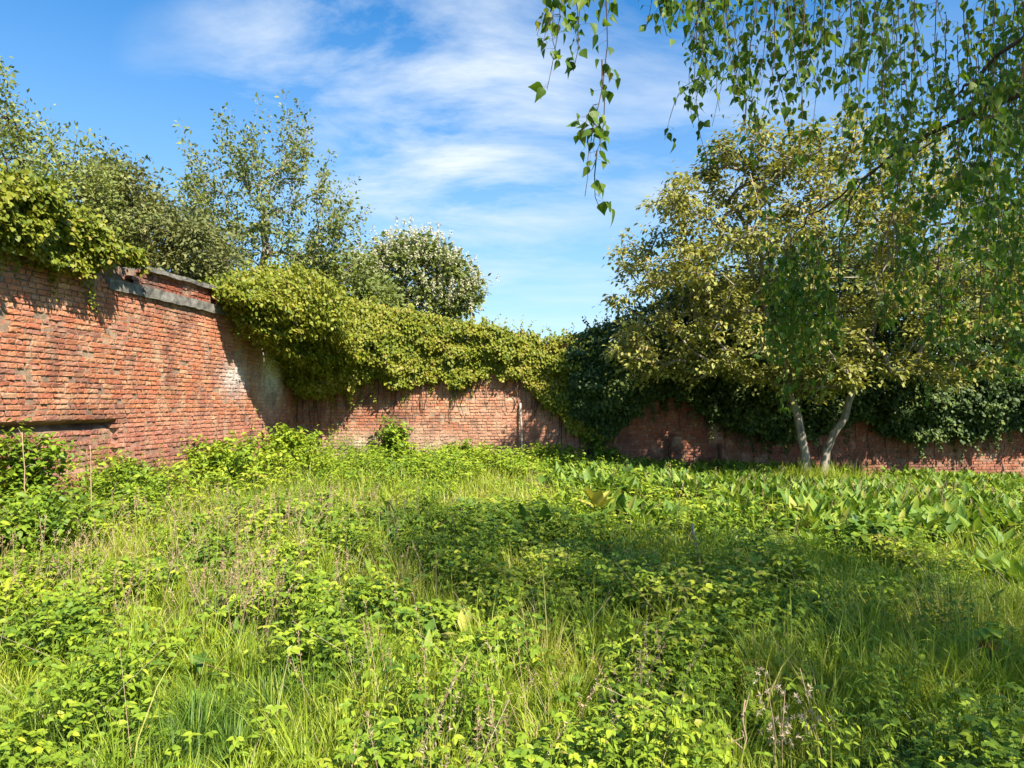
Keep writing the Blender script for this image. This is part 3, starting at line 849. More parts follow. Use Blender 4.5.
def clustered(g, chains, ncl, per, size, r, tpl, spread, var_fn, along=0.75, droop=0.3):
    """leaves gathered in bunches along the limbs, so the crown breaks into clumps with gaps"""
    C, D = [], []
    for p, rr in chains:
        m = len(p)
        f = np.r_[1.0, 1 - r.uniform(0.05, along, ncl - 1)] * (m - 1); i = np.minimum(f.astype(int), m - 2); w = (f - i)[:, None]
        C.append(p[i] * (1 - w) + p[i + 1] * w + r.normal(0, spread * 0.9, (ncl, 3))); D.append(unit(p[i + 1] - p[i]))
    C = np.concatenate(C); D = np.concatenate(D); nc = len(C)
    cnt = r.integers(int(per * .5), int(per * 1.5) + 1, nc)
    idx = np.repeat(np.arange(nc), cnt); n = len(idx)
    off = r.normal(0, 1, (n, 3)) * np.array([1, 1, 0.5]) * spread * r.uniform(0.5, 1.3, nc)[idx][:, None]
    pos = C[idx] + off
    yd = unit(unit(off) * 0.9 + D[idx] * 0.3 + r.normal(0, 0.3, (n, 3)) + np.array([0, 0, -droop]))
    nm = unit(np.array([0, 0, 0.9]) + SUN * 0.35 + r.normal(0, 0.38, (n, 3)))
    scatter(g, tpl, pos, yd, nm, size * r.uniform(0.6, 1.3, n), var_fn(pos, r.normal(0, 1, nc)[idx], r))


def limbs(g, chains, sides=5):
    for p, rr in chains:
        tube(g, p, rr, sides if rr.max() > 0.02 else 4)


def wave(p, k=8, amp=0.03, r=None):
    p = np.asarray(p, float)
    t = np.linspace(0, len(p) - 1, k)
    q = np.stack([np.interp(t, np.arange(len(p)), p[:, i]) for i in range(3)], 1)
    q[1:-1] += (r or rng).normal(0, amp, (k - 2, 3))
    return q


def gz(x, y): return float(ground(x, y))


# --- two-stemmed tree in the garden
r = np.random.default_rng(301)
YW = 15.6
b1 = P(806, 468, YW); b1[2] = gz(b1[0], b1[1]) - 0.1
b2 = P(821, 468, YW); b2[2] = b1[2]
stemA = [b1, P(805, 450, YW), P(794, 405, YW + 0.1), P(778, 360, YW + 0.3), P(768, 320, YW + .4), P(757, 285, YW + .5), P(742, 240, YW + .6)]
stemB = [b2, P(827, 447, YW), P(846, 412, YW - 0.1), P(862, 372, YW - 0.1), P(872, 330, YW), P(884, 290, YW + .1), P(898, 250, YW + .2)]
out_w = [(600, 285), (612, 262), (630, 235), (640, 205), (665, 190), (690, 165), (715, 145), (745, 140), (775, 128), (810, 130), (845, 140), (880, 150), (915, 165), (950, 180), (985, 200), (1015, 230), (1022, 290), (1012, 340), (985, 370), (940, 385), (880, 378), (835, 372), (810, 392), (775, 388), (740, 378), (700, 375), (670, 384), (655, 392), (632, 396), (612, 380), (600, 350), (625, 325), (605, 300)]
attr = px_crown(out_w, YW, 2.7, 600, r, ybias=-0.4)
walnut = thing('leafy_tree', (b1 + b2) / 2, 'spreading yellow-bronze tree with two pale leaning stems in front of the shaded wall', 'tree')
ch = grow([wave(stemA, 12, 0.03, r), wave(stemB, 12, 0.03, r)], attr, r, r_tip=0.0105, expo=0.42, rmax=0.10)
g = Geo()
for st, r0 in ((stemA, 0.105), (stemB, 0.098)):
    q = wave(st, 14, 0.02, np.random.default_rng(5)); tube(g, q, np.linspace(1, 0.42, 14) ** 1.1 * r0 * np.r_[1.35, 1.1, np.ones(12)], 10)
limbs(g, ch)
g.build('trunk', M_BARK_PALE, walnut)
g = Geo()
vf = lambda p, t, r: 0.42 + 0.11 * t + 0.5 * (fbm(p[:, 0] * 0.55, p[:, 2] * 0.6, 41, 2) - 0.5) + 0.30 * sstep(2.0, -1.5, p[:, 0] - 3) * (r.random(len(p)) > .45) + r.normal(0, 0.15, len(p))
clustered(g, ch, 6, 15, 0.108, r, LEAF_OVATE, 0.125, vf, along=0.8, droop=0.3)
g.build('crown', M_WALNUT, walnut)

# --- trees beyond the walls
def back_tree(name, label, foot, trunk_px, outline, y, depth, n_attr, per, size, mat, seed, spread, bark=M_BARK_DARK, shoots=0.0, tpl=LEAF_DIAMOND, var_amp=0.5, along=0.7, zmin=2.0, rmax=.12):
    r = np.random.default_rng(seed)
    base = P(foot, 402, y); base[2] = gz(base[0], base[1]) * 0 - 0.05
    path = [base] + [P(a, b, y) for a, b in trunk_px]
    root = thing(name, base, label, 'tree', 'trees growing beyond the garden walls')
    attr = px_crown(outline, y, depth, n_attr, r, zmin)
    ch = grow([wave(path, 10, 0.05, r)], attr, r, r_tip=0.009, expo=0.42, rmax=rmax)
    if shoots:
        c = attr.mean(0) - np.array([0, 0, 1.5])
        new = []
        for p, rr in ch:
            new.append((p, rr))
            if r.random() < 0.75:
                d = unit(unit(p[-1] - c) * 0.8 + np.array([0, 0, 0.55]) + r.normal(0, 0.22, 3)); L = shoots * r.uniform(0.5, 1.2)
                new.append((np.stack([p[-1] + d * L * k for k in np.linspace(0, 1, 5)]), np.linspace(0.008, 0.004, 5)))
        ch = new
    g = Geo(); tube(g, wave(path, 10, 0.05, np.random.default_rng(seed)), np.linspace(0.22, 0.08, 10), 8); limbs(g, ch, 4); g.build('trunk', bark, root)
    g = Geo()
    pos = leafy(g, ch, per, size, r, tpl, spread, lambda p, t, r: 0.45 + 0.12 * t + var_amp * (fbm(p[:, 0] * 0.7, p[:, 2] * 0.7, seed, 2) - 0.5) + r.normal(0, 0.16, len(p)), along)
    g.build('crown', mat, root)
    return root, attr, ch


back_tree('leafy_tree', 'olive-green loose-leaved tree rising behind the ivy at the near end of the side wall', -10, [(0, 300), (15, 220), (20, 160)],
          [(-120, 110), (-40, 105), (10, 116), (30, 122), (55, 138), (85, 155), (105, 165), (118, 175), (112, 230), (80, 262), (-40, 262), (-140, 200)], 15, 2.2, 230, 62, 0.10, M_FARTREE, 401, 0.16, shoots=0.55)
back_tree('twiggy_tree', 'brownish twiggy tree in dull leaf, between the olive tree and the tall feathery tree', 150, [(148, 330), (146, 270), (142, 220)],
          [(92, 175), (118, 172), (140, 176), (155, 180), (168, 200), (172, 222), (205, 235), (228, 250), (235, 290), (180, 300), (120, 290), (92, 240)], 17.5, 2.0, 210, 70, 0.12, M_BROWNTREE, 402, 0.18, shoots=0.4)
back_tree('feathery_tree', 'tall feathery tree with upright whippy shoots behind the corner of the walls', 262, [(262, 350), (262, 300), (263, 250), (264, 215)],
          [(190, 215), (205, 150), (232, 165), (248, 140), (268, 128), (285, 122), (296, 140), (318, 155), (315, 180), (338, 195), (352, 215), (345, 250), (358, 262), (350, 290), (300, 300), (215, 290), (195, 250)], 23, 2.6, 260, 34, 0.135, M_FARTREE, 403, 0.09, shoots=1.15, bark=M_BARK_PALE, along=0.85)
_, attr_c, ch_c = back_tree('chestnut_tree', 'rounded chestnut tree covered in cream blossom, standing beyond the back wall', 400, [(400, 370), (402, 330), (405, 295)],
          [(352, 300), (358, 275), (368, 255), (385, 242), (402, 238), (425, 240), (445, 250), (460, 262), (474, 270), (480, 290), (476, 306), (455, 316), (435, 322), (360, 318)], 30, 2.4, 240, 44, 0.24, M_CHESTNUT, 404, 0.22)
r = np.random.default_rng(44)
g = Geo()
tips = np.array([p[-1] for p, _ in ch_c])
k = r.random(len(tips)) < 0.95
for q in np.repeat(tips[k], 3, 0):
    q = q + np.array([r.normal(0, .3), -0.45 + r.normal(0, .3), 0.1 + r.normal(0, .25)]); m = 16
    t = r.uniform(0, 1, m); a = r.uniform(0, 6.28, m); rr = 0.075 * (1.1 - t)
    pos = q + np.stack([np.cos(a) * rr, np.sin(a) * rr, t * 0.30], 1)
    scatter(g, LEAF_DIAMOND, pos, r.normal(0, 1, (m, 3)), r.normal(0, .5, (m, 3)) + np.array([0, -.4, .8]), 0.10, r.uniform(0, 1, m))
blossom_parent = bpy.data.objects['chestnut_tree']
g.build('blossom', M_BLOSSOM, blossom_parent)
back_tree('leafy_tree', 'light green low tree between the feathery tree and the blossoming chestnut', 330, [(330, 360), (332, 320), (335, 295)],
          [(286, 300), (292, 268), (310, 255), (335, 250), (360, 252), (378, 268), (395, 292), (400, 312), (350, 318), (296, 312)], 24, 1.8, 150, 50, 0.17, M_FARTREE, 405, 0.2)
back_tree('leafy_tree', 'dull green tree half hidden behind the bronze tree and the shaded wall', 880, [(880, 340), (885, 290), (890, 250)],
          [(660, 345), (655, 300), (700, 255), (760, 220), (860, 205), (960, 210), (1060, 220), (1160, 240), (1170, 330), (1100, 370), (700, 370)], 23.5, 2.5, 260, 60, 0.18, M_FARTREE, 406, 0.3)

# --- overhanging twig at the top corner (a tree whose trunk stands outside the picture beyond the side wall)
back_tree('leafy_tree', 'leafy twig tips showing topmost above the ivied near end of the side wall', -330, [(-320, 200), (-280, 80), (-230, 40)],
          [(-330, 60), (-200, 10), (-60, 20), (-2, 58), (0, 70), (-60, 80), (-200, 120)], 14, 1.5, 90, 50, 0.13, M_FARTREE, 407, 0.16)

# --- birch overhead: trunk outside the picture on the right, behind the viewer
r = np.random.default_rng(505)
bx, by = 5.8, 0.2
birch = thing('birch_tree', (bx, by, gz(bx, by)), 'weeping birch overhead whose thin hanging twigs of green leaves curtain the upper sky', 'tree')
tr = [np.array([bx, by, gz(bx, by) - 0.1]), np.array([bx - 0.05, by, 2]), np.array([bx - 0.1, by + 0.1, 4]), np.array([bx - 0.15, by + .15, 6]), np.array([bx - .2, by + .2, 8]), np.array([bx - .2, by + .2, 10])]
pool = np.concatenate([ellip(270, (5.4, 0.5, 7.8), (2.2, 2.1, 4.2), r, 0.3), ellip(90, (5.6, 2.2, 5.0), (1.7, 2.0, 1.6), r, .3), ellip(80, (5.0, -0.5, 4.8), (1.8, 1.5, 1.5), r, .3)])
ppx, ppy, pf = proj(pool)
vis = (pf > 0.2) & (ppx > -60) & (ppx < 1084) & (ppy > -40)
okv = ~vis | ((ppx > 930) & (ppy < 60))
pool = pool[okv]
limb1 = [P(1160, 30, 3.6), P(1024, 96, 4.0), P(980, 112, 4.2), P(935, 133, 4.4), P(895, 155, 4.6), P(862, 178, 4.8), P(842, 205, 5.0)]
limb2 = [P(1140, -40, 3.6), P(1010, 45, 3.9), P(978, 78, 4.1), P(955, 95, 4.2), P(925, 140, 4.3)]
limb3 = [P(1150, -60, 3.3), P(1000, -60, 3.2), P(850, -60, 3.1), P(700, -55, 2.9), P(560, -50, 2.6)]
start = np.array([bx - 0.1, by + 0.1, 4.2])
ch = grow([wave(tr, 12, 0.03, r)], pool, r, r_tip=0.005, expo=0.42, rmax=0.08)
g = Geo()
tube(g, wave(tr, 14, 0.02, r), np.linspace(0.17, 0.05, 14), 10)
limbs(g, ch, 5)
g.build('trunk', M_BARK_BIRCH, birch)
bl = Geo()
vb = lambda p, t, r: 0.45 + 0.10 * t + r.normal(0, 0.2, len(p))
# upper crown
base_pos = []
for p, rr in ch:
    k = r.integers(60, 105); f = (1 - r.uniform(0, 1, k) ** 1.2 * 0.8) * (len(p) - 1); i = np.minimum(f.astype(int), len(p) - 2); w = (f - i)[:, None]
    base_pos.append(p[i] * (1 - w) + p[i + 1] * w)
bp = np.concatenate(base_pos); n = len(bp)
bp = bp + r.normal(0, 0.16, (n, 3)) + np.array([0, 0, -1]) * r.uniform(0, 0.7, (n, 1))
ppx, ppy, pf = proj(bp)
keep = ~((pf > 0.1) & (ppx > -30) & (ppx < 1054) & (ppy > -25) & (ppy < 800)) | ((ppx > 900) & (ppy < 120))
bp = bp[keep]; n = len(bp)
scatter(bl, LEAF_BIRCH, bp, unit(np.array([0, 0, -1.0]) + r.normal(0, 0.5, (n, 3))), r.normal(0, 1, (n, 3)) + np.array([0, 0, .5]), 0.062 * r.uniform(0.7, 1.25, n), vb(bp, 0, r))
# hanging twigs
tw = Geo()
for lb, ra in ((limb1, 0.016), (limb2, 0.012), (limb3, 0.014)):
    q = wave([start] + [p for p in lb], 18, 0.012, r); tube(tw, q, np.linspace(ra * 1.6, 0.0035, 18), 6)


def twig_leaves(q, r, dens, size, skip=0.0):
    m = len(q); L = np.linalg.norm(q[-1] - q[0])
    k = int(L / 0.018 * dens) + 3
    f = np.sort(r.uniform(max(0.02, skip), 1, k))
    f = f[vnoise(f * L * 7.0 + r.uniform(0, 90), 0 * f, 5) > 0.40 * r.uniform(0.4, 1.3)] * (m - 1)      # bunches and bare lengths
    if len(f) == 0: return
    i = np.minimum(f.astype(int), m - 2); w = (f - i)[:, None]
    base = q[i] * (1 - w) + q[i + 1] * w
    n = len(base); th = r.uniform(0, 6.28, n)
    hd = np.stack([np.cos(th), np.sin(th), np.zeros(n)], 1)
    pet = unit(hd * 0.9 + r.normal(0, 0.35, (n, 3)) + np.array([0, 0, -0.35])) * r.uniform(0.012, 0.05, (n, 1))
    strips(tw, base, base + pet, 0.0006)
    yd = unit(hd * r.uniform(0.1, 0.9, (n, 1)) + r.normal(0, 0.3, (n, 3)) + np.array([0, 0, -0.9]))
    nm = unit(hd + r.normal(0, 0.7, (n, 3)) + np.array([0, 0, 0.25]))
    tpl = r.random(n) < 0.5
    sc = size * np.clip(r.normal(0.95, 0.26, n), 0.4, 1.35)
    va = 0.50 + r.normal(0, 0.12) + r.normal(0, 0.22, n)
    wd = r.uniform(0.75, 1.2, n)
    scatter(bl, LEAF_BIRCH, (base + pet)[tpl], yd[tpl], nm[tpl], sc[tpl], va[tpl], wd[tpl])
    scatter(bl, LEAF_BIRCH_CURL, (base + pet)[~tpl], yd[~tpl], nm[~tpl], sc[~tpl], va[~tpl], wd[~tpl])


def strand(px, py0, py1, y, r, dens=1.0, sway=6, skip=0.0, size=0.048):
    """one hanging twig from (px, py0) down to (px, py1), y metres ahead, forking as it falls, with its leaves"""
    a, b = P(px, py0, y), P(px + r.normal(0, sway), py1, y)
    L = a[2] - b[2]; m = max(6, int(L / 0.06))
    t = np.linspace(0, 1, m)[:, None]
    ph = r.uniform(0, 6.28)
    q = a + (b - a) * t + np.stack([L * 0.06 * np.sin(t[:, 0] * 4.5 + ph) * t[:, 0], L * 0.07 * np.sin(t[:, 0] * 3.5 + ph * 2) * t[:, 0], np.zeros(m)], 1)
    q[1:] += np.cumsum(r.normal(0, 0.004, (m - 1, 3)), 0)
    tube(tw, q, np.linspace(0.0024, 0.0010, m), 4)
    twig_leaves(q, r, dens * r.uniform(0.55, 1.2), size, skip)
    for c in range(int(L / 0.28 * r.uniform(0.5, 1.2))):                # side twigs arch out and droop
        i = int(r.uniform(max(0.1, skip), 0.85) * (m - 1)); l = r.uniform(0.10, 0.30) * min(1.0, L)
        th = r.uniform(0, 6.28); h = np.array([math.cos(th), math.sin(th), 0])
        u = np.linspace(0, 1, 6)[:, None]
        qq = q[i] + h * l * 0.55 * u ** 0.7 + np.array([0, 0, -1.0]) * l * u ** 1.7
        tube(tw, qq, np.linspace(0.0015, 0.0008, 6), 3)
        twig_leaves(qq, r, dens, size)


# the two loose twigs against open sky, then the curtain thickening to the right
strand(560, -60, 92, 2.5, r, 1.2, 3, size=0.042); strand(572, -60, 72, 2.6, r, 1.3, 3, size=.042); strand(553, -60, 60, 2.6, r, 1.1, 3, size=.042); strand(583, -60, 40, 2.6, r, 1.2, 3, size=.04)
strand(604, -60, 205, 2.35, r, 0.85, 2, skip=0.12, size=0.042); strand(602, 60, 150, 2.4, r, 0.35, 3, size=0.04); strand(597, 150, 208, 2.35, r, 1.0, 2, size=.046)
for px, e in ((650, 25), (660, 38), (667, 30), (655, 15), (682, 14)): strand(px, -60, e, 2.8, r, 1.1, 3, size=.042)
for k in range(40):
    px = r.choice([r.normal(715, 14), r.normal(770, 20), r.normal(838, 24), r.uniform(690, 890)], p=[.3, .25, .25, .2]); strand(px, -60, r.choice([r.uniform(30, 110), r.uniform(70, 155), r.uniform(120, 215)], p=[.4, .42, .18]), r.uniform(2.9, 4.2), r, 0.85, 6, size=.043)
for k in range(54):
    px = r.choice([r.normal(905, 16), r.normal(960, 18), r.normal(1010, 22), r.uniform(868, 1065)], p=[.2, .25, .3, .25]); strand(px, r.uniform(-60, 60), r.uniform(90, 330) + 0.25 * (px - 870), r.uniform(3.4, 5.6), r, 0.8, 8, size=.047)
for k in range(26):
    px = r.normal(800, 20); px = np.clip(px, 765, 838); strand(px, r.uniform(225, 290), r.uniform(325, 430) - 0.9 * abs(px - 798), r.uniform(5.2, 6.0), r, 1.1, 6, size=.052)
for k in range(34):
    px = r.choice([r.normal(880, 18), r.normal(950, 20), r.normal(1012, 20), r.uniform(840, 1065)], p=[.25, .25, .3, .2]); strand(px, r.uniform(130, 290), r.uniform(250, 420), r.uniform(4.8, 6.6), r, 0.8, 8, size=.052)
# twigs that carry the hanging curtain
for px, py, py2, y in ((812, 215, 262, 5.4), (860, 180, 300, 5.2), (905, 160, 340, 5.6), (960, 130, 330, 5.6), (1000, 110, 350, 5.4)):
    q = wave([P(px + 40, py - 30, y - .2), P(px, py, y), P(px - 22, (py + py2) / 2, y + .1), P(px - 20, py2, y + .15)], 12, 0.01, r); tube(tw, q, np.linspace(0.008, 0.003, 12), 5)
bl.build('crown', M_BIRCH, birch)
tw.build('twigs', M_TWIG, birch)


# ------------------------------------------------------------------ ground plants
def inside_garden(x, y, m=0.1):
    p = np.stack([x, y], -1)
    dl = (p - WL.A) @ WL.n; db = (p - WB.A) @ WB.n
    return (dl > m) & (db > m)


def sample_ground(dens_fn, y0, y1, r, pad=1.6):
    """random plan positions in the seen part of the garden"""
    W = lambda y: 0.715 * y + pad
    A = (y1 - y0) * 2 * W(y1)
    dmax = dens_fn
    n = int(A * dmax)
    x = r.uniform(-W(y1), W(y1), n); y = r.uniform(y0, y1, n)
    k = (np.abs(x) < W(y)) & inside_garden(x, y)
    return x[k], y[k]


def gauss_px(x, y, px, py, rx, ry, h=0.45):
    """1 near the spot of ground seen at (px, py), fading over rx, ry metres"""
    yy = (EYE - h) * F_PX / (py - HORIZON); xx = (px - CX) / F_PX * yy
    return np.exp(-((x - xx) / rx) ** 2 - ((y - yy) / ry) ** 2)


def leafmask(x, y):
    """how far leafy weeds outdo grass at a spot"""
    n = fbm(x * 0.75, y * 0.55, 91, 3)
    m = sstep(0.49, 0.67, n) * (0.68 + 0.22 * sstep(6, 9, y))
    m = np.maximum(m, gauss_px(x, y, 40, 640, 0.8, 0.8) * .9)
    m = np.maximum(m, gauss_px(x, y, 250, 690, 1.1, 0.5) * .9)
    m = np.maximum(m, gauss_px(x, y, 620, 720, 0.85, 0.5))
    m = np.maximum(m, gauss_px(x, y, 640, 560, 2.0, 1.5) * .95)
    m = np.maximum(m, gauss_px(x, y, 960, 740, 0.9, 0.6) * .9)
    m = np.maximum(m, sstep(13, 15, y) * sstep(3, 1, x)); m = np.maximum(m, np.exp(-np.maximum(((np.stack([x, y], -1) - WL.A) @ WL.n) - 0.5, 0) / 0.6))
    m = m * (1 - 0.85 * gauss_px(x, y, 440, 620, 0.9, 0.9)) * (1 - 0.85 * gauss_px(x, y, 960, 590, 1.8, 1.0)) * (1 - 0.8 * gauss_px(x, y, 200, 640, 0.5, 0.7))
    return np.clip(m, 0, 1)


def hgt(x, y):
    """height of the plant cover"""
    return 0.20 + 0.20 * fbm(x * 0.9 + 4, y * 0.9, 55, 3) + 0.12 * sstep(10, 15, y) * sstep(4, 0, x) + 0.38 * np.exp(-np.maximum(((np.stack([x, y], -1) - WL.A) @ WL.n) - 0.2, 0) / 0.7) * (0.3 + fbm(x * 1.2, y * 1.2, 8, 2))


def dockmask(x, y):
    px, py, _ = proj(np.stack([x, y, ground(x, y) + 0.4], -1))
    band = sstep(8.4, 9.6, y + 0.22 * (x - 4) + 3.0 * (fbm(x * .5, y * .5, 14, 2) - .5)) * sstep(0.2, 2.0, x)
    return np.clip(band, 0, 1)


def cell(x, y, size, seed):
    """nearest plant centre of a jittered grid: two random numbers of that plant, and the way from it"""
    gx, gy = np.floor(x / size), np.floor(y / size)
    best = np.full(len(x), 9e9); out = [np.zeros(len(x)) for _ in range(4)]
    for i in (-1, 0, 1):
        for j in (-1, 0, 1):
            cx, cy = gx + i, gy + j
            px = (cx + hash2(cx, cy, seed)) * size; py = (cy + hash2(cx, cy, seed + 1)) * size
            d = (x - px) ** 2 + (y - py) ** 2
            k = d < best
            best = np.where(k, d, best)
            for q, v in enumerate((hash2(cx, cy, seed + 2), hash2(cx, cy, seed + 3), x - px, y - py)): out[q] = np.where(k, v, out[q])
    return out[0], out[1], out[2], out[3], np.sqrt(best)


CELL = 0.40


def plots(x, y):
    h1, h2, dx, dy, d = cell(x, y, CELL, 900)
    lm = leafmask(x - dx, y - dy)
    return h1 < 0.06 + 0.94 * lm, h2, dx, dy, d


# --- grass
r = np.random.default_rng(600)
gg = Geo()
for y0, y1, dens, wsc in ((2.2, 4.5, 4200, 0.9), (4.5, 7.5, 2500, 1.05), (7.5, 11.5, 1150, 1.5), (11.5, 19.2, 480, 2.0)):
    x, y = sample_ground(dens, y0, y1, r)
    isleaf, h2, dx, dy, d = plots(x, y); dm = dockmask(x, y)
    t1, t2, tx, ty, td = cell(x, y, 0.17, 950)
    tuft = np.exp(-(td / 0.065) ** 2)
    k = r.random(len(x)) < np.where(isleaf, 0.16, 1.0) * (0.30 + 0.85 * tuft) * (1 - 0.72 * dm * sstep(0.30, 0.58, fbm(x * 0.9, y * 0.9, 81, 2)))
    x, y, tuft, h2, dx, dy, t1, t2, tx, ty, isleaf = (q[k] for q in (x, y, tuft, h2, dx, dy, t1, t2, tx, ty, isleaf))
    n = len(x)
    z = ground(x, y) - 0.01
    lush = gauss_px(x, y, 960, 590, 1.8, 1.0)
    h = hgt(x, y) * (0.45 + 0.8 * t1 ** 1.5) * r.uniform(0.6, 1.3, n) * (0.75 + 0.4 * tuft) * np.where(r.random(n) < 0.03, 1.5, 1.0) * (1 + 0.5 * lush)
    w = 0.0058 * wsc * r.uniform(0.6, 1.5, n) * (0.8 + 0.5 * t2)
    th = np.arctan2(ty, tx) + r.normal(0, 0.6, n)
    blue = fbm(x * 0.8, y * 0.8, 19, 2)
    var = 0.50 + 0.75 * (blue - 0.5) + 0.42 * (h2 - 0.5) + 0.30 * (t2 - 0.5) + r.normal(0, 0.11, n) + np.where(r.random(n) < 0.035, 0.5, 0)
    var = var - 0.3 * gauss_px(x, y, 200, 650, 0.5, 0.6) + 0.18 * gauss_px(x, y, 440, 640, 0.9, 0.9) + 0.12 * lush
    blades(gg, np.stack([x, y, z], 1), h, w, np.stack([np.cos(th), np.sin(th)], 1), np.clip(r.normal(0.55, 0.22, n), 0.05, 1.1), var)
for tx, ty, tr, tn, th_ in ((b1[0] + .2, b1[1] - .35, .55, 900, .75), (b1[0] - .8, b1[1] - .3, .5, 400, .6), (b1[0] + 1.2, b1[1] - .3, .5, 400, .6)):      # long tussocks round the stems
    x = tx + r.normal(0, tr, tn); y = ty + r.normal(0, .18, tn); a = r.uniform(0, 6.28, tn)
    blades(gg, np.stack([x, y, ground(x, y)], 1), th_ * r.uniform(.5, 1.1, tn), np.full(tn, .011), np.stack([np.cos(a), np.sin(a)], 1), r.uniform(.1, .7, tn), .6 + r.normal(0, .15, tn))
grass = gg.build('grass', M_GRASS)
tag(grass, 'rough uncut grass growing all through the neglected garden', 'grass', kind='stuff')

# --- leafy weeds (bramble, nettle, mixed seedlings)
gw = Geo()
for y0, y1, dens, sz in ((2.2, 3.4, 210, 0.78), (3.4, 4.8, 170, 0.9), (4.8, 7.5, 120, 1.05), (7.5, 11.5, 75, 1.3), (11.5, 19.2, 38, 1.6)):
    x, y = sample_ground(dens, y0, y1, r)
    isleaf, h2, dx, dy, d = plots(x, y); dm = dockmask(x, y)
    k = r.random(len(x)) < np.where(isleaf, 1.0, 0.05) * (1 - 0.6 * dm)
    x, y, h2, d, isleaf = x[k], y[k], h2[k], d[k], isleaf[k]; n = len(x)
    kind = h2 * 0.7 + 0.3 * fbm(x * 0.55 + 30, y * 0.55, 44, 2)
    H = hgt(x, y) * (0.7 + 0.6 * ((h2 * 7.3) % 1)) * np.where(isleaf, 1.25 - 0.75 * np.minimum(d / 0.28, 1.2) ** 2, 0.7) * r.uniform(0.85, 1.15, n)
    H = np.maximum(H, 0.08)
    pv = 0.40 * (((h2 * 13.7) % 1) - 0.5) + r.normal(0, 0.06, n)
    # trifoliate sprawlers: leaves held flat near the top of the cover
    A = kind > 0.45
    xa, ya, Ha, va = x[A], y[A], H[A], pv[A]
    m = 9
    X = np.repeat(xa, m); Yv = np.repeat(ya, m); Hh = np.repeat(Ha, m); vv = np.repeat(va, m); q = len(X)
    cx = X + r.normal(0, 0.10 * sz, q); cy = Yv + r.normal(0, 0.10 * sz, q)
    cz = ground(cx, cy) + Hh * r.uniform(0.35, 1.0, q)
    th = r.uniform(0, 6.28, q)
    nm = unit(np.stack([r.normal(0, .45, q), r.normal(0, .45, q), np.ones(q)], 1) + SUN * 0.3)
    c = np.stack([cx, cy, cz], 1)
    var = 0.52 + vv + 0.5 * (fbm(cx * 1.1, cy * 1.1, 66, 2) - 0.5) + r.normal(0, 0.17, q)
    for da in (-1.25, 0, 1.25):
        yd = np.stack([np.cos(th + da), np.sin(th + da), r.uniform(-0.35, 0.15, q)], 1)
        scatter(gw, LEAF_OVATE, c, yd, nm, 0.046 * sz * r.uniform(0.7, 1.35, q), var)
    foot = np.stack([X, Yv, ground(X, Yv)], 1)
    strips(gw, foot[::2], c[::2], 0.0018 * sz, 0.3)
    # upright weeds with leaves in tiers
    Bm = ~A
    xb, yb, Hb, vb_ = x[Bm], y[Bm], H[Bm] * 1.15, pv[Bm]
    nb = len(xb)
    lean = r.normal(0, 0.12, (nb, 2))
    foot = np.stack([xb, yb, ground(xb, yb)], 1); tip = foot + np.stack([lean[:, 0] * Hb, lean[:, 1] * Hb, Hb], 1)
    strips(gw, foot, tip, 0.0025 * sz, 0.35)
    for k in range(6):
        t = (0.3 + 0.7 * k / 5.0)
        for half in (0, np.pi):
            th = k * 1.57 + half + r.normal(0, .3, nb)
            yd = np.stack([np.cos(th), np.sin(th), np.full(nb, -0.15 - 0.1 * (5 - k) / 5)], 1)
            nm = np.stack([-0.3 * np.cos(th) + r.normal(0, .2, nb), -0.3 * np.sin(th) + r.normal(0, .2, nb), np.ones(nb)], 1)
            scatter(gw, LEAF_LANCE if half else LEAF_OVATE, foot + (tip - foot) * t, yd, nm, 0.062 * sz * (1.15 - 0.5 * t) * r.uniform(0.75, 1.25, nb), 0.33 + vb_ + 0.28 * t + r.normal(0, 0.1, nb))
weeds = gw.build('weeds', M_WEED)
tag(weeds, 'leafy green weeds and young brambles mixed through the grass', 'weeds', kind='stuff')

# --- broad leaf cover at the back right
gd = Geo()
x, y = sample_ground(46, 7.6, 19.2, r)
k = r.random(len(x)) < dockmask(x, y) * sstep(0.30, 0.58, fbm(x * 0.9, y * 0.9, 81, 2))
x, y = x[k], y[k]


def dock_leaves(g, x, y, r, m=7, size=0.36, v0=0.5):
    n = len(x); X = np.repeat(x, m); Yv = np.repeat(y, m); q = len(X)
    th = r.uniform(0, 6.28, q); el = r.uniform(0.55, 1.4, q)
    pv = np.repeat(r.normal(0, 0.12, n), m)
    yd = np.stack([np.cos(th) * np.cos(el), np.sin(th) * np.cos(el), np.sin(el)], 1)
    nm = np.stack([-np.cos(th) * np.sin(el), -np.sin(th) * np.sin(el), np.cos(el)], 1) + r.normal(0, .25, (q, 3))
    pos = np.stack([X + r.normal(0, .03, q), Yv + r.normal(0, .03, q), ground(X, Yv) + r.uniform(0.0, 0.14, q)], 1)
    sc = size * r.uniform(0.55, 1.3, q); va = v0 + 1.3 * pv + r.normal(0, 0.18, q); wd = r.uniform(0.75, 1.35, q)
    kk = el < 1.0
    scatter(g, LEAF_DOCK, pos[kk], yd[kk], nm[kk], sc[kk] * 1.1, va[kk], wd[kk])
    scatter(g, LEAF_DOCK_UP, pos[~kk], yd[~kk], nm[~kk], sc[~kk], va[~kk], wd[~kk])


dock_leaves(gd, x, y, r, 10, 0.29, 0.46)
x, y = sample_ground(1.4, 4.0, 9, r)
dock_leaves(gd, x, y, r, 7, 0.16, 0.35)
x, y = sample_ground(7, 8.2, 13, r); k = r.random(len(x)) < gauss_px(x, y, 520, 505, 2.2, 1.4)
dock_leaves(gd, x[k], y[k], r, 8, 0.27, 0.45)
leafcover = gd.build('weeds', M_DOCK)
tag(leafcover, 'mass of broad pale green dock leaves under and around the two-stemmed tree', 'weeds', kind='stuff')

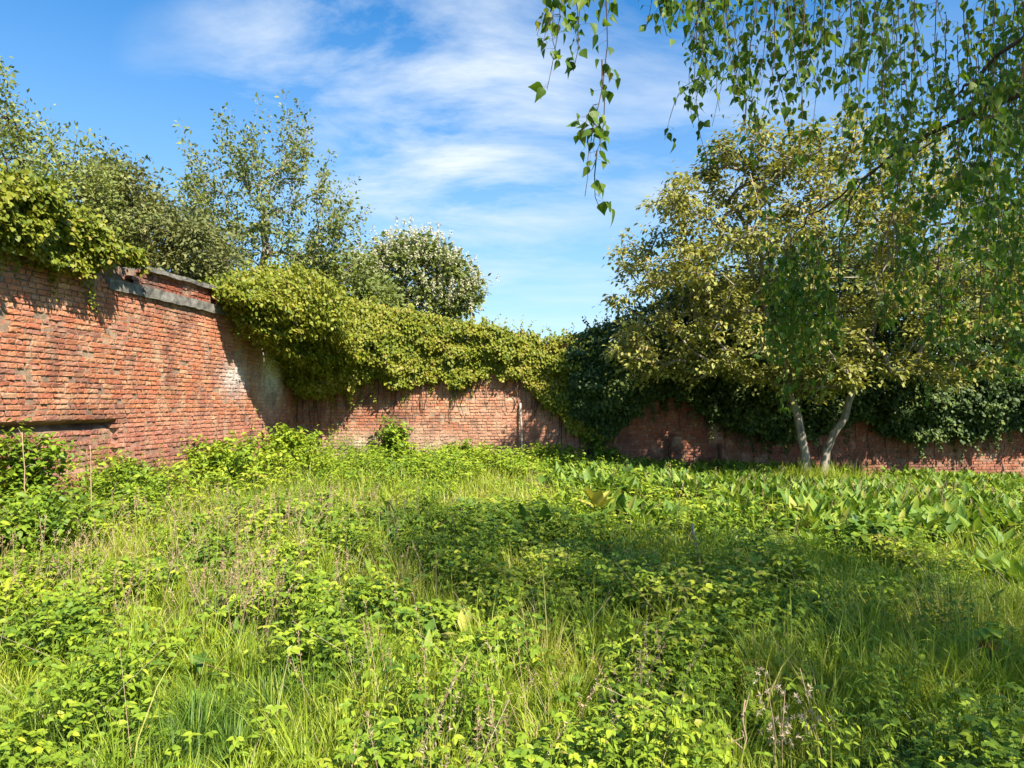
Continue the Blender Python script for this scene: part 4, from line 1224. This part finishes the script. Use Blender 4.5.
# separate dock plants that stand out in front of that mass: six shapes, copied
docks = [(1000, 520), (965, 512), (1010, 492), (930, 500), (900, 515), (985, 540), (640, 503), (575, 505), (545, 512), (700, 492), (735, 500), (760, 486), (810, 520), (880, 498), (850, 512), (675, 480), (610, 478), (945, 482), (1015, 550), (780, 505), (525, 520), (660, 498)]
protos = []
rd = np.random.default_rng(71)
for k in range(6):
    g = Geo(); n = rd.integers(11, 17)
    th = np.arange(n) * 2.4 + rd.normal(0, .3, n); el = rd.uniform(0.45, 1.3, n)
    yd = np.stack([np.cos(th) * np.cos(el), np.sin(th) * np.cos(el), np.sin(el)], 1)
    nm = np.stack([-np.cos(th) * np.sin(el), -np.sin(th) * np.sin(el), np.cos(el)], 1) + rd.normal(0, .2, (n, 3))
    scatter(g, LEAF_DOCK_UP, rd.normal(0, .015, (n, 3)) + np.array([0, 0, .02]), yd, nm, 0.32 * rd.uniform(0.7, 1.2, n), 0.5 + rd.normal(0, .14, n), rd.uniform(.9, 1.25, n))
    protos.append(g)
DOCK_LABEL = 'clump of broad pale green dock leaves standing in the weeds before the back wall'
made = []
for i, (px, py) in enumerate(docks):
    yy = (EYE - 0.3) * F_PX / (py - HORIZON); xx = (px - CX) / F_PX * yy
    if i < 6:
        o = protos[i].build('dock_plant', M_DOCK); made.append(o)
    else:
        o = made[i % 6].copy(); COL.objects.link(o)
    o.location = (xx, yy, gz(xx, yy)); o.rotation_euler = (0, 0, float(rd.uniform(0, 6.28))); s_ = float(rd.uniform(0.8, 1.25)); o.scale = (s_, s_, s_)
    tag(o, DOCK_LABEL, 'plant', 'broad-leaved dock plants')

# --- dry grass
gy = Geo()


def dry_patch(px, py, rx, ry, n, h=0.5, h_ref=0.4):
    n = int(n * (1.7 if py < 620 else 0.9))
    yy = (EYE - h_ref) * F_PX / (py - HORIZON); xx = (px - CX) / F_PX * yy
    x = xx + r.normal(0, rx, n); y = yy + r.normal(0, ry, n)
    k = inside_garden(x, y); x, y = x[k], y[k]; n = len(x)
    H = h * r.uniform(0.6, 1.15, n); ln = r.normal(0, 0.32, (n, 2)) + np.array([0.15, 0])
    foot = np.stack([x, y, ground(x, y)], 1); tip = foot + np.stack([ln[:, 0] * H, ln[:, 1] * H, H], 1)
    strips(gy, foot, tip, 0.0009 + 0.0002 * yy, 0.55)
    m = 26
    T = np.repeat(tip, m, 0); Fp = np.repeat(foot, m, 0); q = len(T)
    t = r.uniform(0.72, 1.02, (q, 1))
    pos = Fp + (T - Fp) * t
    yd = unit((T - Fp) * 0.8 + r.normal(0, 0.35, (q, 3)))
    scatter(gy, LEAF_LANCE, pos, yd, r.normal(0, 1, (q, 3)), 0.017 * (0.8 + 0.05 * yy) * r.uniform(.6, 1.3, q), np.repeat(r.uniform(0, .7, n), m))


for a in ((60, 545, 1.6, .7, 60), (170, 520, 1.3, .7, 70), (250, 505, 1.2, .7, 60), (110, 560, 1.0, .5, 40), (225, 570, .16, .16, 26), (255, 580, 0.2, .2, 14), (330, 500, .3, .3, 18), (640, 650, .12, .10, 12), (470, 720, .22, .15, 12), (500, 690, .25, .2, 16), (440, 740, .2, .12, 10), (385, 640, .3, .3, 12), (620, 655, .25, .2, 8), (820, 470, 2.0, 0.9, 50), (960, 480, 1.6, .8, 30)):
    dry_patch(*a)
# scattered straw lying and standing through the green
x, y = sample_ground(7, 2.3, 13, r); n = len(x)
H = r.uniform(0.2, 0.55, n); ln = r.normal(0, 0.5, (n, 2)); foot = np.stack([x, y, ground(x, y) + 0.05], 1)
strips(gy, foot, foot + np.stack([ln[:, 0] * H, ln[:, 1] * H, H * r.uniform(.3, 1, n)], 1), 0.0016, r.uniform(0.3, 1, n))
dry = gy.build('dry_grass', M_DRY)
tag(dry, 'thin brown and straw-coloured dead grass stalks with feathery heads', 'dry grass', kind='stuff')


# ------------------------------------------------------------------ single plants and things
def spot(px, py, h=0.0):
    """the ground point whose cover, h above the ground, shows at (px, py)"""
    yy = 8.0
    for _ in range(12):
        xx = (px - CX) / F_PX * yy
        yy = np.clip((EYE - h - gz(xx, yy)) * F_PX / (py - HORIZON), 1.5, 17.0)
    return np.array([(px - CX) / F_PX * yy, yy, gz((px - CX) / F_PX * yy, yy)])


def bush(name, label, cat, p, rad, height, n_st, n_leaf, size, mat, seed, tpl=LEAF_OVATE, var0=0.5, group=None, arch=0.3):
    r = np.random.default_rng(seed)
    root = thing(name, p, label, cat, group)
    gs, gl = Geo(), Geo()
    for k in range(n_st):
        th = r.uniform(0, 6.28); d = rad * r.uniform(0.2, 1); H = height * r.uniform(0.55, 1.05) * (1 - 0.35 * (d / rad) ** 2)
        e = p + np.array([math.cos(th) * d, math.sin(th) * d, H])
        if not inside_garden(np.array([e[0]]), np.array([e[1]]), 0.05)[0]: e[:2] = p[:2] + (e[:2] - p[:2]) * 0.1
        mid = (p + e) / 2 + np.array([0, 0, H * arch])
        t = np.linspace(0, 1, 8)[:, None]
        q = (1 - t) ** 2 * (p + r.normal(0, .05, 3) * np.array([1, 1, 0])) + 2 * t * (1 - t) * mid + t * t * e
        tube(gs, q, np.linspace(0.007, 0.002, 8), 4)
        m = max(3, n_leaf // n_st)
        f = r.uniform(0.25, 1, m) * 7; i = np.minimum(f.astype(int), 6); w = (f - i)[:, None]
        b = q[i] * (1 - w) + q[i + 1] * w + r.normal(0, 0.05, (m, 3))
        yd = r.normal(0, 1, (m, 3)) * np.array([1, 1, .3]) + np.array([0, 0, -.25]); nm = r.normal(0, .4, (m, 3)) + np.array([0, 0, .9]) + SUN * .3
        scatter(gl, tpl, b, yd, nm, size * r.uniform(.6, 1.3, m), var0 + r.normal(0, .1) + r.normal(0, .14, m))
    gs.build('stems', M_TWIG, root); gl.build('foliage', mat, root)
    return root


def wallfoot(px, off, wf):
    s = wf.hit(px)[0]; q = wf.pt(s, 0, off); return np.array([q[0], q[1], gz(q[0], q[1])])


bush('bramble_bush', 'green bramble bush climbing the side wall below the broken brick slot', 'bush', wallfoot(6, 0.3, WL), 0.62, 1.35, 40, 2200, 0.085, M_WEED, 811, var0=.35)
bush('bramble_bush', 'low tangled bramble at the foot of the side wall under the end of the slot', 'bush', wallfoot(95, 0.5, WL), 1.1, 0.8, 50, 2600, 0.08, M_WEED, 812, var0=.45)
bush('bramble_bush', 'dark bramble mound in front of the side wall beside the dry brown grass', 'bush', spot(30, 520, .4), 0.95, 0.75, 46, 2400, 0.07, M_WEED, 813, var0=.28)
bush('bramble_bush', 'fresh green bramble mound halfway along the foot of the side wall', 'bush', wallfoot(195, 0.5, WL), 1.5, 0.95, 60, 3400, 0.095, M_WEED, 814, var0=.55)
bush('elder_bush', 'young green elder bush in the corner below the creeper shade', 'bush', wallfoot(266, 0.5, WL), 0.9, 1.05, 44, 2000, 0.11, M_WEED, 815, var0=.55)
bush('elder_bush', 'small round green bush standing against the limewashed foot of the back wall', 'bush', wallfoot(394, 0.3, WB), 0.5, 1.3, 36, 1300, 0.10, M_WEED, 816, var0=.4)
bush('nettle_clump', 'low bright nettle clump by the foot of the pale pole', 'plant', wallfoot(545, 0.5, WB), 0.9, 0.72, 40, 1300, 0.10, M_WEED, 817, var0=.5)
bush('nettle_clump', 'shaded nettle clump where the ivy reaches the ground between the two walls', 'plant', wallfoot(597, 0.6, WB), 0.6, 0.8, 26, 800, 0.11, M_WEED, 818, var0=.3)
bush('weed_clump', 'dark leafy clump with a few yellowing leaves in front of the tall docks', 'plant', spot(862, 548, .1), 0.45, 0.42, 30, 700, 0.10, M_WEED, 819, var0=.15, tpl=LEAF_BROAD)
bush('nettle_clump', 'bright weeds banked up along the sunlit back wall left of the pole', 'plant', wallfoot(465, 0.6, WB), 1.2, 0.62, 40, 1500, 0.10, M_WEED, 820, var0=.55)

# yellow dock leaves in the middle
p = spot(596, 515, .1); root = thing('yellow_plant', p, 'clump of big yellow leaves glowing in the sun at the edge of the shade', 'plant')
g = Geo(); rr_ = np.random.default_rng(9); n = 9; th = np.linspace(0, 6.28, n) + rr_.normal(0, .2, n); el = rr_.uniform(.55, 1.25, n)
yd = np.stack([np.cos(th) * np.cos(el), np.sin(th) * np.cos(el), np.sin(el)], 1); nm = np.stack([-np.cos(th) * np.sin(el), -np.sin(th) * np.sin(el), np.cos(el)], 1)
scatter(g, LEAF_DOCK_UP, np.tile(p, (n, 1)) + np.array([0, 0, .16]), yd, nm, 0.36 * rr_.uniform(.8, 1.15, n), rr_.uniform(0, 1, n), 1.5); g.build('leaves', M_YELLOW, root)
g = Geo(); tube(g, [p, p + np.array([0, 0, .16])], [0.02, 0.012], 6); g.build('stem', M_WEED, root)

# red and green seedling on the right
p = spot(985, 690, .0); root = thing('maple_seedling', p, 'small seedling with orange-red lower leaves among the grass in the shade', 'plant')
g = Geo(); tube(g, [p, p + np.array([0.01, 0, .18]), p + np.array([0, 0.01, .36])], [0.004, 0.003, .002], 5); g.build('stem', M_TWIG, root)
g = Geo(); n = 9; th = np.linspace(0, 6.28, n); scatter(g, LEAF_BROAD, np.tile(p, (n, 1)) + np.stack([0 * th, 0 * th, rr_.uniform(.30, .37, n)], 1), np.stack([np.cos(th), np.sin(th), -.1 + 0 * th], 1), np.tile([0, 0, 1.], (n, 1)), .10, .7); g.build('green_leaves', M_WEED, root)
g = Geo(); n = 5; th = np.linspace(0.5, 6, n); scatter(g, LEAF_BROAD, np.tile(p, (n, 1)) + np.array([0, 0, .27]), np.stack([np.cos(th), np.sin(th), -.3 + 0 * th], 1), np.tile([0, -.3, 1.], (n, 1)), .065, rr_.uniform(0, 1, n)); g.build('red_leaves', M_RED, root)

# pale seed heads in the foreground
rs = np.random.default_rng(77)
for i, (px, py, lab) in enumerate(((765, 672, 'tallest of the pale fluffy seed stalks near the bottom edge'), (785, 690, 'thickest pale fluffy seed stalk, in the middle of its bunch'), (800, 668, 'pale fluffy seed stalk at the back of the bunch, beside dark weeds'), (772, 715, 'short pale seed stalk in front of its bunch'), (806, 712, 'outermost short pale seed stalk on the side of the shade'))):
    top = P(px, py, 2.95 + 0.05 * i); p = np.array([top[0] + rs.normal(0, .03), top[1] + rs.normal(0, .03), 0]); p[2] = gz(p[0], p[1])
    root = thing('seed_stalk', p, lab, 'plant', 'pale dried seed stalks')
    g = Geo(); tube(g, [p, (p + top) / 2 + rs.normal(0, .01, 3), top], [0.003, .0025, .0015], 5); g.build('stem', M_DRY, root)
    for c in range(rs.integers(9, 14)):
        g = Geo()
        q = p + (top - p) * rs.uniform(.55, 1.02) + np.array([rs.normal(0, .03), rs.normal(0, .03), 0]); m = 16
        scatter(g, LEAF_LANCE, np.tile(q, (m, 1)), rs.normal(0, 1, (m, 3)), rs.normal(0, 1, (m, 3)), 0.016 * rs.uniform(.6, 1.3, m), rs.uniform(.75, 1, m))
        g.build('seed_head', M_DRY, root)
# bleached dead stalk beside them, stalks at left wall
for px0, py0, px1, py1, y, lab in ((739, 775, 745, 700, 2.9, 'straight bleached dead stalk beside the pale fluffy seed stalks'), (30, 505, 22, 432, 8.0, 'leaning dead stalk in front of the bramble by the brick slot'), (92, 505, 90, 445, 8.9, 'upright dead stalk at the foot of the side wall below the slot'), (424, 692, 470, 650, 3.4, 'thick bent straw stalk slanting over the grass in the middle')):
    a, b = P(px0, py0, y), P(px1, py1, y); a[2] = min(a[2], gz(a[0], a[1]) + .05)
    root_p = np.array([a[0], a[1], gz(a[0], a[1])]); a = root_p
    g = Geo(); tube(g, wave([a, (a + b) / 2, b], 7, .006, rs), np.linspace(.006, .0035, 7) * (1 + .08 * (y - 3)), 5)
    for k in range(6):
        q = a + (b - a) * rs.uniform(.5, .97); e = q + rs.normal(0, .05, 3) + np.array([0, 0, .05]); tube(g, [q, (q + e) / 2, e], [.003, .0022, .0012], 4)
    o = g.build('dead_stalk', M_DRY); tag(o, lab, 'dead stalk', 'dead plant stalks')

# bare twiggy stems at foot of walls, posts and stakes
def post(name, label, a, b, rad, mat, sides=8, jit=.004):
    g = Geo(); q = wave([a, (a + b) / 2, b], 6, jit, rs); tube(g, q, np.full(6, rad) * np.r_[1.05, 1, 1, 1, .97, .92], sides)
    o = g.build(name, mat); tag(o, label, name.split('_')[-1]); return o


s_, z_ = WB.hit(520, 403); b = WB.pt(s_, z_, .07); a = WB.pt(s_ + .05, gz(*b[:2]) - .1, .22); post('wooden_pole', 'pale weathered pole leaning upright against the sunlit back wall', a, b, .026, M_WOOD)
s_, z_ = WB.hit(668, 432); b = WB.pt(s_, z_, .12); a = WB.pt(s_, gz(*b[:2]) - .1, .15); post('iron_post', 'short dark rusty post standing at the foot of the shaded wall', a, b, .04, M_RUST)
s_, z_ = WB.hit(717, 444); b = WB.pt(s_, z_, .16); a = WB.pt(s_, gz(*b[:2]) - .1, .16); post('iron_post', 'stubby dark post low against the shaded wall near the pale trunk', a, b, .05, M_RUST)
p = spot(697, 545, .25); post('wooden_stake', 'short bleached stake tilting out of the shaded weeds', p + np.array([.03, 0, 0]), P(692, 524, p[1]), .014, M_WOOD)

# ------------------------------------------------------------------ sky, sun, camera
world = bpy.data.worlds.new('World'); scene.world = world; world.use_nodes = True
N, L = world.node_tree.nodes, world.node_tree.links; N.clear()
out = N.new('ShaderNodeOutputWorld'); bg = N.new('ShaderNodeBackground')
sky = N.new('ShaderNodeTexSky'); sky.sky_type = 'NISHITA'; sky.sun_disc = False
sky.sun_elevation = SUN_EL; sky.sun_rotation = math.atan2(SUN_H[0], SUN_H[1])
sky.air_density = 1.0; sky.dust_density = 0.4; sky.ozone_density = 2.0
tc = N.new('ShaderNodeTexCoord')
sep = N.new('ShaderNodeSeparateXYZ'); L.new(tc.outputs['Generated'], sep.inputs[0])


def math_node(op, a, b=None, clamp=False):
    m = N.new('ShaderNodeMath'); m.operation = op; m.use_clamp = clamp
    for i, v in enumerate((a, b)):
        if v is None: continue
        if isinstance(v, (int, float)): m.inputs[i].default_value = v
        else: L.new(v, m.inputs[i])
    return m.outputs[0]


den = math_node('ADD', math_node('MAXIMUM', sep.outputs['Z'], 0.0), 0.12)
cu = math_node('DIVIDE', sep.outputs['X'], den); cv = math_node('DIVIDE', sep.outputs['Y'], den)
com = N.new('ShaderNodeCombineXYZ'); L.new(cu, com.inputs[0]); L.new(cv, com.inputs[1])
mp = N.new('ShaderNodeMapping'); mp.inputs['Rotation'].default_value = (0, 0, R(-50)); mp.inputs['Scale'].default_value = (0.9, 1.5, 1)
L.new(com.outputs[0], mp.inputs['Vector'])
nz = N.new('ShaderNodeTexNoise'); nz.inputs['Scale'].default_value = 1.5; nz.inputs['Detail'].default_value = 9; nz.inputs['Roughness'].default_value = 0.62; nz.inputs['Distortion'].default_value = 0.3
L.new(mp.outputs[0], nz.inputs['Vector'])


def blob(px, py, rad, gain):
    d = unit(P(px, py, 10.0) - np.array([0, 0, EYE]))
    vm = N.new('ShaderNodeVectorMath'); vm.operation = 'DOT_PRODUCT'; L.new(tc.outputs['Generated'], vm.inputs[0]); vm.inputs[1].default_value = tuple(float(c) for c in d)
    mr = N.new('ShaderNodeMapRange'); mr.interpolation_type = 'SMOOTHSTEP'
    mr.inputs[1].default_value = math.cos(R(rad)); mr.inputs[2].default_value = 1.0; mr.inputs[3].default_value = 0; mr.inputs[4].default_value = gain
    L.new(vm.outputs['Value'], mr.inputs[0]); return mr.outputs[0]


mask = math_node('ADD', math_node('ADD', blob(400, 60, 16, 0.85), blob(470, 150, 12, 0.6)), math_node('ADD', blob(600, 230, 22, 0.55), blob(190, 70, 5, 0.45)))
mask = math_node('ADD', mask, math_node('ADD', blob(300, 10, 9, 0.55), blob(720, 60, 18, 0.35)))
wisp = N.new('ShaderNodeMapRange'); wisp.inputs[1].default_value = 0.40; wisp.inputs[2].default_value = 0.70; L.new(nz.outputs['Fac'], wisp.inputs[0])
fac = math_node('MULTIPLY', math_node('MULTIPLY', wisp.outputs[0], mask), 0.72, True)
# thin milky veil low in the sky
veil = N.new('ShaderNodeMapRange'); veil.inputs[1].default_value = 0.50; veil.inputs[2].default_value = 0.0; veil.inputs[3].default_value = 0.0; veil.inputs[4].default_value = 0.70
L.new(sep.outputs['Z'], veil.inputs[0])
mix = N.new('ShaderNodeMix'); mix.data_type = 'RGBA'
mix.inputs[7].default_value = (3.6, 4.0, 4.35, 1)
hs = N.new('ShaderNodeHueSaturation'); hs.inputs['Saturation'].default_value = 1.40; hs.inputs['Value'].default_value = 0.92
L.new(sky.outputs[0], hs.inputs['Color'])
vmix = N.new('ShaderNodeMix'); vmix.data_type = 'RGBA'; vmix.inputs[7].default_value = (2.0, 2.9, 3.9, 1)
L.new(veil.outputs[0], vmix.inputs[0]); L.new(hs.outputs[0], vmix.inputs[6])
L.new(fac, mix.inputs[0]); L.new(vmix.outputs[2], mix.inputs[6]); L.new(mix.outputs[2], bg.inputs['Color'])
bg.inputs['Strength'].default_value = 0.10
L.new(bg.outputs[0], out.inputs['Surface'])

sun = bpy.data.lights.new('sun', 'SUN'); sun.energy = 5.0; sun.angle = R(0.55); sun.color = (1.0, 0.93, 0.82)
so = bpy.data.objects.new('sun', sun); COL.objects.link(so)
so.rotation_euler = Vector(-SUN).to_track_quat('-Z', 'Y').to_euler(); so.location = (8, -10, 14)

cam = bpy.data.cameras.new('camera'); cam.sensor_fit = 'HORIZONTAL'; cam.sensor_width = 36; cam.lens = F_PX / 1024 * 36
cam.clip_start = 0.05; cam.clip_end = 3000
co = bpy.data.objects.new('camera', cam); COL.objects.link(co)
co.location = (0, 0, EYE); co.rotation_euler = (R(90) + PITCH, 0, 0)
scene.camera = co

scene.view_settings.view_transform = 'Standard'; scene.view_settings.look = 'None'
scene.view_settings.exposure = 1.36; scene.view_settings.gamma = 1.0; scene.view_settings.use_curve_mapping = False
scene.render.engine = 'CYCLES'
scene.cycles.max_bounces = 8; scene.cycles.diffuse_bounces = 3; scene.cycles.transmission_bounces = 4; scene.cycles.transparent_max_bounces = 4
scene.cycles.use_denoising = True
